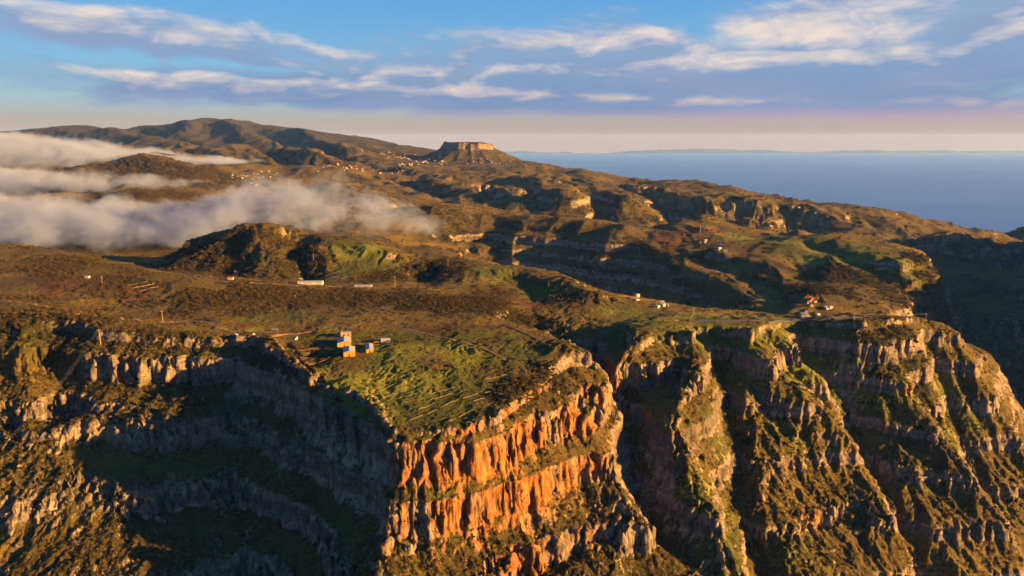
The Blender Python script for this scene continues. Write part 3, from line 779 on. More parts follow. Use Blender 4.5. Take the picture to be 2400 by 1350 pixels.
def flat_mat(name, c, rough=0.8, var=0.18, scale=0.8):
    c = tuple(0.70 * k for k in c)
    m, nt, b = node_mat(name)
    tc = nt.nodes.new('ShaderNodeTexCoord')
    n = noise(nt, tc.outputs['Object'], scale, 4, 0.6)
    nt.links.new(mixc(nt, n.step(0.3, 0.7), tuple(k * (1 - var) for k in c), tuple(min(1, k * (1 + var)) for k in c)), b.inputs['Base Color'])
    b.inputs['Roughness'].default_value = rough; b.inputs['Specular IOR Level'].default_value = 0.3
    return m
def thing(name, label, cat, loc, rz=0, group=None):
    o = bpy.data.objects.new(name, None); C.objects.link(o); o.location = loc; o.rotation_euler = (0, 0, rz); o.empty_display_size = 1
    o['label'] = label; o['category'] = cat
    if group: o['group'] = group
    return o
def tag(o, label, cat, group=None):
    o['label'] = label; o['category'] = cat
    if group: o['group'] = group
def copy_tree(root, loc, rz, scl, label=None, group=None):
    r = root.copy(); C.objects.link(r); r.location = loc; r.rotation_euler = (0, 0, rz); r.scale = scl
    if label: r['label'] = label
    if group: r['group'] = group
    for ch in root.children:
        c = ch.copy(); C.objects.link(c); c.parent = r
        for g in ch.children:
            d = g.copy(); C.objects.link(d); d.parent = c
    return r
def at(u, v, sink=0.0, y0=300.0):
    p = hit(u, v, Z, y0)
    return (p[0], p[1], p[2] + ALT - sink) if p else None

M = dict(ochre=flat_mat('ochre_render', (0.46, 0.22, 0.032)), white=flat_mat('white_render', (0.42, 0.39, 0.35), var=0.1), dark=flat_mat('dark_opening', (0.03, 0.028, 0.026)),
         sheet=flat_mat('pale_roof_sheet', (0.34, 0.34, 0.34), 0.5, 0.2, 0.4), blue=flat_mat('blue_grey_sheet', (0.07, 0.10, 0.16), 0.35), grey=flat_mat('grey_concrete', (0.30, 0.29, 0.27)),
         red=flat_mat('red_tile', (0.33, 0.10, 0.05)), wood=flat_mat('pole_timber', (0.30, 0.18, 0.10)), steel=flat_mat('dull_steel', (0.22, 0.22, 0.23), 0.5), stone=flat_mat('dry_stone', (0.12, 0.085, 0.045), var=0.35, scale=1.5),
         terra=flat_mat('terracotta_wall', (0.26, 0.125, 0.058)), glass=flat_mat('polythene', (0.55, 0.58, 0.56), 0.35), dirt=flat_mat('dirt_road', (0.125, 0.066, 0.030), 0.95, 0.25, 0.3), asphalt=flat_mat('asphalt', (0.055, 0.055, 0.058), 0.9),
         bark=flat_mat('bark', (0.07, 0.045, 0.03)), tyre=flat_mat('tyre', (0.02, 0.02, 0.02)), paint=flat_mat('car_white', (0.75, 0.75, 0.75), 0.3, 0.02), bluecar=flat_mat('car_dark', (0.05, 0.06, 0.09), 0.3, 0.02), pipe=flat_mat('roof_gravel', (0.33, 0.30, 0.28)))

# ------------------------------------------------------------------ tracks and roads, laid on the ground
def ribbon(name, px, width, mat, lift=0.35):
    pp = [hit(u, v, Z) for u, v in px]; pp = [Vector(p[:2]) for p in pp if p]
    q = []
    for k in range(len(pp) - 1):
        p0 = pp[max(k - 1, 0)]; p1 = pp[k]; p2 = pp[k + 1]; p3 = pp[min(k + 2, len(pp) - 1)]
        m = max(2, int((p2 - p1).length / 3.0))
        for t in (i / m for i in range(m)):
            q.append(0.5 * ((2 * p1) + (p2 - p0) * t + (2 * p0 - 5 * p1 + 4 * p2 - p3) * t * t + (3 * p1 - p0 - 3 * p2 + p3) * t ** 3))
    q.append(pp[-1]); vs, fs = [], []
    for k, c in enumerate(q):
        d = (q[min(k + 1, len(q) - 1)] - q[max(k - 1, 0)]); d = d.normalized() if d.length > 1e-6 else Vector((1, 0))
        nrm_ = Vector((-d.y, d.x)); w = width * (0.5 + 0.06 * math.sin(k * 0.9))
        hs = [zat((c + nrm_ * s).x, (c + nrm_ * s).y, Z) for s in (-w, -w / 2, 0, w / 2, w)]
        zc = max(hs)
        for s in (-w, 0, w): vs.append(((c + nrm_ * s).x, (c + nrm_ * s).y, zc + ALT + lift))
        for s in (-w - 0.5, w + 0.5): vs.append(((c + nrm_ * s).x, (c + nrm_ * s).y, zc + ALT - 1.5))
    for k in range(len(q) - 1):
        a, b_ = 5 * k, 5 * k + 5
        fs += [(a, a + 1, b_ + 1, b_), (a + 1, a + 2, b_ + 2, b_ + 1), (a + 3, a, b_, b_ + 3), (a + 2, a + 4, b_ + 4, b_ + 2)]
    o = mesh_obj(name, vs, fs, mat); o['kind'] = 'structure'
    return o
ribbon('track', [(-60,700),(0,704),(80,714),(150,724),(220,738),(290,750),(380,754),(440,753),(480,755),(510,768),(545,780),(600,786),(650,786),(700,780),(780,772)], 3.2, M['dirt'])
ribbon('road', [(395,636),(430,645),(500,658),(560,663),(640,666),(700,669),(760,670),(860,672),(980,674)], 3.4, M['dirt'], 0.3)
ribbon('track', [(770,752),(850,760),(940,770),(1010,785),(1080,800),(1140,820),(1185,845)], 3.2, M['dirt'], 0.15)
ribbon('road', [(1620,752),(1700,752),(1780,752),(1860,751),(1930,748),(1985,744),(2040,743)], 5.0, M['asphalt'], 0.4)

# ------------------------------------------------------------------ the farm on the promontory
def gable(name, label, u, v, w, l, eave, ridge, rz, roofs, door=True, wall='ochre', sheets=6, cat='barn', group=None):
    p = at(u, v, 0.5)
    t = thing(name, label, cat, p, rz, group)
    h, rg = eave + 0.5, ridge + 0.5
    vs = [(-w/2,0,0),(w/2,0,0),(w/2,0,h),(0,0,rg),(-w/2,0,h),(-w/2,l,0),(w/2,l,0),(w/2,l,h),(0,l,rg),(-w/2,l,h)]
    wl_ = mesh_obj('wall', vs, [(0,1,2,3,4),(9,8,7,6,5),(1,6,7,2),(5,0,4,9),(0,5,6,1)], M[wall], t)
    sl_ = (rg - h) / (w / 2)
    for s in (-1, 1):
        for k in range(sheets):                        # roof sheets, each a little lifted from the next
            y0_, y1_ = -0.3 + (l + 0.6) * k / sheets + 0.04, -0.3 + (l + 0.6) * (k + 1) / sheets - 0.04
            xo = w / 2 + 0.4; z_in, z_out = rg + 0.08, rg - sl_ * xo + 0.08; dz = 0.05 * (k % 2)
            q = [(0,y0_,z_in),(s*xo,y0_,z_out),(s*xo,y1_,z_out),(0,y1_,z_in)]
            vs2 = [(x,y,z+dz) for x,y,z in q] + [(x,y,z+dz+0.10) for x,y,z in q]
            f = [(0,1,2,3),(7,6,5,4),(0,4,5,1),(1,5,6,2),(2,6,7,3),(3,7,4,0)]
            if s > 0: f = [tuple(reversed(x)) for x in f]
            mesh_obj('roof_sheet', vs2, f, M[roofs[(k + (0 if s < 0 else 3)) % len(roofs)] if s < 0 or len(roofs) < 3 else ('sheet' if k % 3 else 'grey')], t)
    if door:
        d = mesh_obj('door', *box(0, -0.03, 0.5, 1.1, 0.12, 2.0), M['dark'], t)
        mesh_obj('vent', *box(0, -0.02, eave - 0.2, 0.9, 0.1, 0.5), M['dark'], wl_)
    for s in (-1, 1):
        for k in range(4):
            mesh_obj('window', *box(s * w / 2, l * (k + 0.6) / 4.2, 1.9, 0.14, 1.5, 0.8), M['dark'], t)
    return t
TILT = R(14)
gable('barn', 'ochre gabled barn with patchy white sheet roof, nearest of the farm', 819, 835, 10.0, 17, 3.6, 4.9, TILT, ['sheet','sheet','blue'])
gable('barn', 'widest ochre barn with blue sheets on its shaded roof side', 807, 813, 12.5, 18, 3.8, 5.4, TILT, ['blue','blue','blue','sheet'])
gable('barn', 'narrow ochre barn with slatted grey roof, rightmost of the three', 867, 827, 6.6, 19, 3.0, 3.9, TILT, ['grey','sheet'], sheets=9)
p = at(811, 789, 0.4)
t = thing('farmhouse', 'yellow flat-roofed farmhouse with two dark openings behind the barns', 'house', p, TILT)
w_ = mesh_obj('wall', *box(0, 3, 0, 10, 6, 4.0), M['ochre'], t); mesh_obj('roof', *box(0, 3, 4.003, 10.6, 6.6, 0.35), M['grey'], t)
mesh_obj('door', *box(-2.0, -0.03, 0.4, 2.2, 0.14, 2.3), M['dark'], t); mesh_obj('window', *box(2.6, -0.03, 1.2, 2.0, 0.14, 1.4), M['dark'], t); mesh_obj('chimney', *box(-3.5, 4, 4.36, 0.7, 0.7, 0.9), M['white'], t)
p = at(793, 788, 0.3)
t = thing('hut', 'tiny white hut with a dark red roof left of the farmhouse', 'hut', p, TILT)
mesh_obj('wall', *box(0, 1.2, 0, 2.6, 2.4, 3.0), M['white'], t); mesh_obj('roof', [(-1.6,-.3,3.0),(1.6,-.3,3.0),(1.6,2.7,3.0),(-1.6,2.7,3.0),(-1.6,1.2,3.9),(1.6,1.2,3.9)], [(0,1,5,4),(2,3,4,5),(0,4,3),(1,2,5),(3,2,1,0)], M['red'], t)
p = at(904, 804, 0.3)
t = thing('open_shed', 'white framed open-fronted shed right of the barns', 'shed', p, TILT)
for sx_, sy_ in ((-3.9,0),(3.9,0),(-3.9,4.6),(3.9,4.6)): mesh_obj('post', *box(sx_, sy_, 0, 0.5, 0.5, 3.4), M['white'], t)
mesh_obj('roof', *box(0, 2.3, 3.403, 8.8, 5.6, 0.5), M['white'], t); mesh_obj('back_wall', *box(0, 4.4, 0, 7.2, 0.25, 3.3), M['steel'], t); mesh_obj('sill', *box(0, 0, 0.0, 7.2, 0.3, 1.1), M['white'], t)
p = at(885, 803, 0.2)
t = thing('stone_pen', 'low roofless stone pen joining the open shed', 'pen', p, TILT)
for q in ((0,0,7,0.5,1.4),(0,4.5,7,0.5,1.8),(-3.25,2.25,0.5,4.0,1.6)): mesh_obj('wall', *box(q[0], q[1], 0, q[2], q[3], q[4]), M['terra'], t)
p = at(691, 795, 0.2)
t = thing('wedge_shed', 'small lean-to with one bright white end wall in the grass', 'shed', p, R(-20))
mesh_obj('wall', [(2,-2,0),(2,2,0),(2,2,2.8),(2,-2,1.2),(1.7,-2,0),(1.7,2,0),(1.7,2,2.8),(1.7,-2,1.2)], [(0,1,2,3),(7,6,5,4),(0,3,7,4),(1,5,6,2),(3,2,6,7),(0,4,5,1)], M['white'], t)
mesh_obj('roof', [(-3.5,-2,1.2),(1.7,-2,1.2),(1.7,2,2.75),(-3.5,2,2.75),(-3.5,-2,1.05),(1.7,-2,1.05),(1.7,2,2.6),(-3.5,2,2.6)], [(0,1,2,3),(7,6,5,4),(0,4,5,1),(1,5,6,2),(2,6,7,3),(3,7,4,0)], M['bark'], t)
mesh_obj('low_wall', *box(-0.9, -2, 0, 5.2, 0.3, 1.0), M['white'], t)
p = at(643, 779, 0.3)
t = thing('shack', 'dark timber shack among bushes at the end of the track', 'shack', p, R(8))
mesh_obj('wall', *box(0, 2, 0, 5.5, 4, 3.0), M['bark'], t); mesh_obj('roof', *box(0, 2, 3.003, 6.2, 4.8, 0.25), M['steel'], t); mesh_obj('door', *box(1, -0.03, 0, 1, 0.1, 2), M['dark'], t)
def car(u, v, rz, mat, label, group=None):
    t = thing('parked_car', label, 'car', at(u, v, -0.05), rz, group)
    body = [(-2.1,-.85,.35),(2.1,-.85,.35),(2.1,.85,.35),(-2.1,.85,.35),(-2.1,-.85,.95),(2.1,-.85,.85),(2.1,.85,.85),(-2.1,.85,.95)]
    bo = mesh_obj('body', body, box(0,0,0,1,1,1)[1], M[mat], t)
    cab = [(-1.7,-.8,.93),(1.0,-.8,.90),(1.0,.8,.90),(-1.7,.8,.93),(-1.3,-.65,1.5),(.35,-.65,1.5),(.35,.65,1.5),(-1.3,.65,1.5)]
    mesh_obj('cabin', cab, box(0,0,0,1,1,1)[1], M[mat], t)
    mesh_obj('windscreen', [(.98,-.7,.95),(.98,.7,.95),(.42,.6,1.45),(.42,-.6,1.45)], [(0,1,2,3)], M['dark'], bo)
    for x_ in (-1.35, 1.35):
        for y_ in (-.85, .85): mesh_obj('wheel', *tube((x_, y_ - .11, .33), (x_, y_ + .11, .33), .33, .33, 10), M['tyre'], t)
car(597, 785, R(12), 'paint', 'white car parked on the dirt track beside the shack')
car(622, 783, R(5), 'bluecar', 'dark car parked between the white car and the shack')
car(553, 785, R(-30), 'paint', 'pale car at the bend of the dirt track')
# ploughed rows below the farm
for k in range(9):
    u0, v0, u1, v1 = 694 + k * 2.5, 826 + k * 3.3, 746 + k * 2.4, 814 + k * 3.6
    a_, b_ = at(u0, v0), at(u1, v1); vs, fs = [], []
    for i in range(13):
        c = Vector(a_).lerp(Vector(b_), i / 12); zz = zat(c.x, c.y, Z) + ALT; hh = 0.55 + 0.35 * random.random()
        vs += [(c.x - 0.15, c.y - 0.8, zz - 0.3), (c.x, c.y, zz + hh), (c.x + 0.15, c.y + 0.8, zz - 0.3)]
    for i in range(12): fs += [(3*i, 3*i+3, 3*i+4, 3*i+1), (3*i+1, 3*i+4, 3*i+5, 3*i+2)]
    tag(mesh_obj('crop_row', vs, fs, m_scrub if k % 2 else M['dirt']), 'straight planted row in the small field left of the barns', 'crop row', 'rows of the small field')

# long white polytunnel shed by the road
def long_shed(u, v, L_, W_, H_, label, mats, bays):
    t = thing('greenhouse', label, 'greenhouse', at(u, v, 0.4), R(3))
    for k in range(bays):
        x0_ = -L_ / 2 + L_ * k / bays; cx = x0_ + L_ / bays / 2
        mesh_obj('wall_panel', *box(cx, 0, 0, L_ / bays - 0.15, 0.25, H_), M[mats[k % len(mats)]], t)
    mesh_obj('back_wall', *box(0, W_, 0, L_, 0.25, H_), M['grey'], t)
    for s in (-1, 1): mesh_obj('end_wall', *box(s * L_ / 2, W_ / 2, 0, 0.25, W_ - 0.3, H_), M[mats[0]], t)
    for s in (0, 1):
        y0_, y1_ = (-0.4, W_ / 2) if s == 0 else (W_ / 2, W_ + 0.4)
        za, zb = (H_ + 0.02, H_ + 0.9) if s == 0 else (H_ + 0.9, H_ + 0.02)
        q = [(-L_/2-.3,y0_,za),(L_/2+.3,y0_,za),(L_/2+.3,y1_,zb),(-L_/2-.3,y1_,zb)]
        mesh_obj('roof_slope', q + [(x,y,z+.12) for x,y,z in q], [(3,2,1,0),(4,5,6,7),(0,1,5,4),(1,2,6,5),(2,3,7,6),(3,0,4,7)], M['sheet' if s == 0 else 'blue'], t)
    return t
long_shed(726, 668, 32, 9, 4.4, 'long white shed beside the road under the wooded hill', ['white','glass','white','white'], 8)
long_shed(850, 673, 22, 10, 1.6, 'low pale-roofed tank shed on the road edge', ['grey','terra'], 5)

# ------------------------------------------------------------------ houses
def house_kind(kind):
    t = bpy.data.objects.new('house', None); C.objects.link(t)
    if kind == 0:      # flat roof with parapet
        w_ = mesh_obj('wall', *box(0, 0, -2, 10, 8, 6.2), M['white'], t); mesh_obj('roof', *box(0, 0, 4.203, 10.3, 8.3, 0.4), M['pipe'], t)
        wy = -4.03
    elif kind == 1:    # tiled gable
        w_ = mesh_obj('wall', [(-5,-4,-2),(5,-4,-2),(5,4,-2),(-5,4,-2),(-5,-4,3.4),(5,-4,3.4),(5,4,3.4),(-5,4,3.4),(-5,0,5.2),(5,0,5.2)], [(0,1,5,4),(1,2,6,9,5),(2,3,7,6),(3,0,4,8,7),(3,2,1,0)], M['white'], t)
        mesh_obj('roof', [(-5.4,-4.5,3.25),(5.4,-4.5,3.25),(5.4,0,5.3),(-5.4,0,5.3),(5.4,4.5,3.25),(-5.4,4.5,3.25),(-5.4,-4.5,3.5),(5.4,-4.5,3.5),(5.4,0,5.6),(-5.4,0,5.6),(5.4,4.5,3.5),(-5.4,4.5,3.5)], [(6,7,8,9),(9,8,10,11),(0,3,2,1),(3,5,4,2),(0,1,7,6),(5,11,10,4),(0,6,9,3),(3,9,11,5),(1,2,8,7),(2,4,10,8)], M['red'], t)
        wy = -4.03
    else:              # two storeys
        w_ = mesh_obj('wall', *box(0, 0, -2, 9, 8, 8.4), M['white' if kind == 2 else 'ochre'], t); mesh_obj('roof', *box(0, 0, 6.403, 9.4, 8.4, 0.35), M['red'], t)
        mesh_obj('balcony', *box(0, -4.6, 3.0, 5, 1.1, 0.8), M['grey'], t); wy = -4.03
    mesh_obj('door', *box(-1.2, wy, 0, 1.2, 0.12, 2.1), M['bark'], t)
    for x_ in (-3.2, 2.6): mesh_obj('window', *box(x_, wy, 1.1, 1.5, 0.12, 1.2), M['dark'], t)
    t['category'] = 'house'
    return t
protos = [house_kind(k) for k in range(4)]
free = list(protos)
def put_house(kind, u, v, rz, s, label, group, ymin=300.0):
    p = at(u, v, 0.0, ymin)
    if p is None: return
    r = protos[kind]
    if r in free:
        free.remove(r); r.location = p; r.rotation_euler = (0, 0, rz); r.scale = (s, s, s); r['label'] = label; r['group'] = group
    else: copy_tree(r, p, rz, (s, s, s), label, group)
hr = random.Random(11)
KIND_TEXT = ('flat-roofed white house', 'white house with red tiled gable', 'two-storey white house', 'two-storey ochre house')
def village(clusters, group, smin, smax, kinds, ymin):
    for cu, cv, su, sv_, n_, where in clusters:
        for k in range(n_):
            kd = hr.choice(kinds)
            put_house(kd, cu + hr.gauss(0, su), cv + hr.gauss(0, sv_), hr.uniform(-0.5, 0.9), hr.uniform(smin, smax), KIND_TEXT[kd] + ' ' + where, group, ymin)
village([(575,418,22,7,14,'on the left side of the village above the mist'),(620,405,22,7,9,'at the upper right of the village above the mist'),(600,432,20,5,8,'at the lower edge of the village, nearest the mist')], 'houses of the village above the mist', 0.4, 0.8, (0,0,1,1,2), 2200)
village([(770,388,16,4,8,'at the left end of the middle village'),(830,392,18,4,12,'left of centre in the middle village'),(880,398,22,4,18,'in the dense row of the middle village'),(920,402,12,4,8,'at the right end of the middle village')], 'houses of the middle village', 0.45, 0.9, (0,0,1,2,3), 2800)
village([(905,359,14,3,11,'on the top road of the village by the mesa'),(950,369,14,4,14,'in the upper part of the village by the mesa'),(985,378,20,5,30,'in the densest part of the village by the mesa'),(1030,382,18,4,16,'on the right side of the village by the mesa'),(960,385,14,4,14,'at the lower left of the village by the mesa')], 'houses of the village by the flat-topped mountain', 0.5, 1.0, (0,0,0,1,2,3), 3600)
village([(1120,378,14,4,9,'under the cliffs of the flat-topped mountain'),(1180,380,22,4,8,'on the right foot of the flat-topped mountain'),(1215,386,14,3,5,'on the skyline slope right of the flat-topped mountain')], 'houses scattered under the flat-topped mountain', 0.5, 0.9, (0,0,1), 3600)
village([(1493,703,6,3,3,'on the end of the long ridge above the pass'),(1550,715,9,3,5,'lower down where the long ridge meets the pass')], 'houses at the end of the ridge', 0.5, 0.75, (0,1,2), 700)
village([(1905,714,10,3,4,'just below the terraced hollow'),(1937,722,7,2,4,'by the bend of the road below the terraces')], 'houses below the terraces', 0.5, 0.75, (0,1), 800)
village([(1645,566,8,2,3,'on the dark plateau near the mast'),(1691,582,6,6,3,'on the dark plateau right of the mast')], 'farmhouses on the dark plateau', 0.6, 0.9, (0,1), 1300)
for k, (u, v, kd, lb) in enumerate([(205,651,0,'tiny white hut alone on the brown left slope'), (541,655,1,'small pale house with red roof at the foot of the wooded hill'), (556,640,1,'small tiled house above the road on the wooded hill'), (2100,503,0,'tiny white house on the far cliff skyline'), (1872,487,0,'tiny white house on the brink of the far cliff'),
                             (1916,739,0,'tiny white hut beside the road on the right rim')]):
    put_house(kd, u, v, 0.1 * k, 0.5 if k in (0, 5) else 0.65 if k < 3 else 0.8, lb, 'lone houses')
p = at(1889, 746, 0.4)
t = thing('white_house', 'bluish white three-tier house standing in shade beside the rim road', 'house', p, R(-4))
mesh_obj('wall', *box(0, 4, 0, 10.5, 8, 3.4), M['white'], t); mesh_obj('upper_wall', *box(-1.2, 4.4, 3.403, 8, 6.5, 2.8), M['white'], t); mesh_obj('roof', *box(-1.2, 4.4, 6.206, 8.5, 7.0, 0.3), M['grey'], t); mesh_obj('stair_tower', *box(1.5, 5.5, 6.51, 2.6, 2.6, 1.6), M['white'], t)
for x_ in (-3.8, -1.2, 1.4, 3.8): mesh_obj('window', *box(x_, -0.03, 1.1, 1.4, 0.14, 1.3), M['dark'], t)
for x_ in (-3.6, -0.8): mesh_obj('window', *box(x_, 1.12, 4.2, 1.4, 0.14, 1.3), M['dark'], t)
mesh_obj('door', *box(0.1, -0.03, 0.2, 1.0, 0.14, 2.1), M['bark'], t)

# ------------------------------------------------------------------ walls of field stone
def stone_wall(px, h, w, mat, label, cat, group, name='stone_wall'):
    pp = [at(u, v) for u, v in px]; pp = [Vector(p) for p in pp if p]; vs, fs = [], []
    q = []
    for k in range(len(pp) - 1):
        m = max(2, int((pp[k + 1] - pp[k]).length / 1.6))
        q += [pp[k].lerp(pp[k + 1], i / m) for i in range(m)]
    q.append(pp[-1])
    for k, c in enumerate(q):
        d = (q[min(k + 1, len(q) - 1)] - q[max(k - 1, 0)]); d.z = 0; d.normalize(); n_ = Vector((-d.y, d.x, 0))
        zz = zat(c.x, c.y, Z) + ALT; ww = w * hr.uniform(0.75, 1.2); top_ = h * hr.uniform(0.65, 1.15); off = n_ * hr.uniform(-0.2, 0.2)
        for s, z_ in ((-1, -0.8), (-0.8, top_), (0.8, top_ * hr.uniform(.85, 1)), (1, -0.8)):
            vs.append((c.x + off.x + n_.x * ww * s / 2, c.y + off.y + n_.y * ww * s / 2, zz + z_))
    for k in range(len(q) - 1):
        a, b_ = 4 * k, 4 * k + 4
        fs += [(a, a + 1, b_ + 1, b_), (a + 1, a + 2, b_ + 2, b_ + 1), (a + 2, a + 3, b_ + 3, b_ + 2)]
    fs += [(3, 2, 1, 0), (4 * len(q) - 4, 4 * len(q) - 3, 4 * len(q) - 2, 4 * len(q) - 1)]
    tag(mesh_obj(name, vs, fs, mat), label, cat, group)
for px in ([(887,913),(943,890)],[(897,928),(933,920)],[(950,932),(963,928)],[(990,912),(1030,905)],[(1000,923),(1067,907)],[(1007,937),(1060,922)],[(980,960),(1017,945)],[(1000,970),(1063,940)],[(1047,947),(1073,937)],[(1082,935),(1120,922)],[(1110,940),(1137,933)],[(1133,890),(1175,880),(1220,873)],[(1160,902),(1200,898)],[(1137,920),(1167,913)],[(1050,987),(1100,963)],[(1093,997),(1120,977)],[(940,945),(972,936)],[(960,985),(992,972)]):
    stone_wall(px, 0.5, 0.7, M['stone'], 'short broken dry stone wall across the green promontory', 'stone wall', 'field walls of the promontory')
for k in range(6):
    o_ = k * 13
    stone_wall([(1172 + o_, 760 + k * 5), (1200 + o_, 768 + k * 6), (1228 + o_ * 1.05, 780 + k * 7)], 0.6, 0.7, M['stone'], 'curved terrace wall on the back shoulder of the promontory', 'stone wall', 'terrace walls on the shoulder')
for px in ([(300,668),(345,660)],[(310,676),(362,664)],[(322,684),(372,672)],[(480,652),(545,642)],[(520,650),(566,641)],[(270,700),(330,712)],[(300,706),(345,722)]):
    stone_wall(px, 0.8, 0.8, M['stone'], 'low field wall on the brown slope left of the road', 'stone wall', 'field walls of the left slope')
for px in ([(1838,692),(1842,684),(1862,681)],[(1846,697),(1870,690)],[(1856,700),(1884,690)],[(1866,703),(1894,694)],[(1878,707),(1902,698)],[(1905,700),(1890,712)]):
    stone_wall(px, 2.6, 2.0, M['terra'], 'terracotta terrace wall stepped in the hollow behind the rim road', 'terrace wall', 'terrace walls in the hollow', 'terrace_wall')
# ------------------------------------------------------------------ poles and wires
def pole(u, v, h, label, cat='utility pole', arms=1, r=0.32, mat='wood', ymin=300.0):
    p = at(u, v, 0.6, ymin)
    t = thing('utility_pole', label, cat, p, R(30))
    mesh_obj('post', *tube((0,0,0), (0,0,h + .6), r, r * .6, 8), M[mat], t)
    for k in range(arms):
        a_ = mesh_obj('crossarm', *box(0, 0, h - 0.6 - k * 1.4, 3.0, 0.22, 0.25), M[mat], t)
        for x_ in (-1.3, 0, 1.3): mesh_obj('insulator', *tube((x_, 0, h - .35 - k * 1.4), (x_, 0, h + .05 - k * 1.4), .12, .09, 6), M['grey'], a_)
    return Vector((p[0], p[1], p[2] + h + .2))
pA = pole(236, 808, 15.0, 'tall timber pole on the rim above the left cliff, wires running down from it', r=0.42)
pB = pole(382, 755, 12.5, 'timber pole beside the dirt track on the left slope', r=0.38)
pC = pole(926, 674, 15.0, 'timber pole at the right end of the dark scrub beside the road', r=0.42)
pole(1091, 487, 16, 'slim mast on the crest of the dark ridge in the middle distance', 'mast', 1, 0.5, 'steel', 1500)
pole(1641, 546, 19, 'dark lattice-like mast standing on the brown plateau', 'mast', 2, 0.9, 'steel', 1400)
pE = pole(1625, 738, 9, 'timber pole on the saddle left of the rim road')
pF = pole(2001, 754, 9.5, 'left one of two timber poles on the right rim', r=0.36)
pG = pole(2169, 752, 9.5, 'right one of two timber poles on the right rim', r=0.36)
pole(1619, 757, 8, 'short pale pole with a box on the brink of the right cliff', 'pole', 1, 0.3, 'terra')
pole(735, 612, 11, 'timber pole on the hill behind the long white shed', ymin=900)
pole(1050, 625, 11, 'timber pole on the knoll right of the green slope', ymin=900)
pole(240, 665, 9, 'thin pole standing on the brown slope by the lone hut')
def wire(a_, b_, sag, label, group):
    n_ = 24; pts_ = [Vector(a_).lerp(Vector(b_), i / n_) - Vector((0, 0, sag * 4 * (i / n_) * (1 - i / n_))) for i in range(n_ + 1)]
    tag(mesh_obj('power_line', *join(*[tube(pts_[i], pts_[i + 1], .022, .022, 4) for i in range(n_)]), M['steel']), label, 'cable', group)
lowp = Vector(at(20, 1060)) + Vector((0, 0, 10))
for k in (-1, 0, 1):
    o_ = Vector((1.3 * k * math.cos(R(30)), 1.3 * k * math.sin(R(30)), 0))
    wire(pA + o_, lowp + o_ * 1.2, 6, 'pale cable slanting down the left cliff from the rim pole', 'cables down the left cliff')
    wire(pF + o_, pG + o_, 1.2, 'cable slung between the two poles on the right rim', 'cables on the right rim')

# ------------------------------------------------------------------ trees
def tree_kind(kind, seed):
    r = random.Random(seed); t = bpy.data.objects.new('pine_tree' if kind == 'pine' else 'tree', None); C.objects.link(t); t['category'] = 'tree'
    vs, fs = [], []
    def leaf(c, s, out):
        nn = (out + Vector((r.uniform(-.8, .8), r.uniform(-.8, .8), r.uniform(-.3, .9)))).normalized(); tt = nn.orthogonal().normalized(); bt = nn.cross(tt); i0 = len(vs)
        a_ = r.uniform(0, 6.3); tt, bt = tt * math.cos(a_) + bt * math.sin(a_), bt * math.cos(a_) - tt * math.sin(a_)
        vs.extend([tuple(c - tt * s), tuple(c + bt * s * .6), tuple(c + tt * s), tuple(c - bt * s * .6)]); fs.append((i0, i0 + 1, i0 + 2, i0 + 3))
    limbs = [tube((0,0,-.6), (r.uniform(-.2,.2), r.uniform(-.2,.2), 2.6 if kind != 'pine' else 5.2), .24, .12 if kind != 'pine' else .05, 6)]
    if kind == 'pine':
        for k in range(170):
            h = r.random() ** 0.8; rad = (1.45 * (1 - h) + 0.12) * r.uniform(.45, 1.05); th = r.uniform(0, 6.3)
            leaf(Vector((rad * math.cos(th), rad * math.sin(th), 0.7 + h * 5.2)), r.uniform(.22, .42), Vector((math.cos(th), math.sin(th), -.2)))
    else:
        for k in range(6):
            th = k * 1.05 + r.uniform(-.3, .3); rd = r.uniform(.7, 1.7); c = Vector((rd * math.cos(th), rd * math.sin(th), r.uniform(2.3, 4.3)))
            limbs.append(tube((0, 0, 1.6), tuple(c), .12, .05, 5)); q = r.uniform(.85, 1.35)
            for i in range(42):
                d = Vector((r.gauss(0, 1), r.gauss(0, 1), r.gauss(0, 1))).normalized(); leaf(c + Vector((d.x, d.y, d.z * .75)) * q * r.uniform(.6, 1.05), r.uniform(.28, .5), d)
    mesh_obj('trunk', *join(*limbs), M['bark'], t); mesh_obj('crown', vs, fs, m_pine if kind == 'pine' else m_tree, t)
    return t
m_tree = leaf_mat('tree_leaves', (0.028, 0.028, 0.007), (0.080, 0.060, 0.015)); m_pine = leaf_mat('pine_needles', (0.014, 0.018, 0.006), (0.038, 0.034, 0.010))
tp = [tree_kind('broad', 31 + k) for k in range(3)]; pp_ = [tree_kind('pine', 61 + k) for k in range(3)]
fresh = list(tp + pp_)
def plant(protos_, u, v, s, label, group, smax=1.1):
    if isinstance(label, tuple):                   # (text, axis value, cuts, where words)
        tx, val, cuts, words = label; label = tx + ' ' + words[sum(val > c for c in cuts)]
    p = hit(u, v, Z)
    if p is None: return
    j = int((p[0] / p[1] - ca[0]) / (ca[1] - ca[0])); i = int(np.searchsorted(ry, p[1]))
    if not (0 <= j < NC and i < NR) or sl[i, j] > smax: return
    r = hr.choice(protos_); loc = (p[0], p[1], p[2] + ALT - 0.3); rz = hr.uniform(0, 6.28); scl = (s * hr.uniform(.85, 1.2), s * hr.uniform(.85, 1.2), s * hr.uniform(.8, 1.15))
    if r in fresh:
        fresh.remove(r); r.location = loc; r.rotation_euler = (0, 0, rz); r.scale = scl; r['label'] = label; r['group'] = group
    else: copy_tree(r, loc, rz, scl, label, group)
def rows_of(n_, protos_, fu, fv, s0, s1, text, axis, cuts, words, group, smax=1.1):
    for k in range(n_):
        t_ = hr.random(); u, v = fu(t_), fv(t_)
        plant(protos_, u, v, hr.uniform(s0, s1), (text, u if axis == 'u' else v, cuts, words), group, smax)
U = hr.uniform
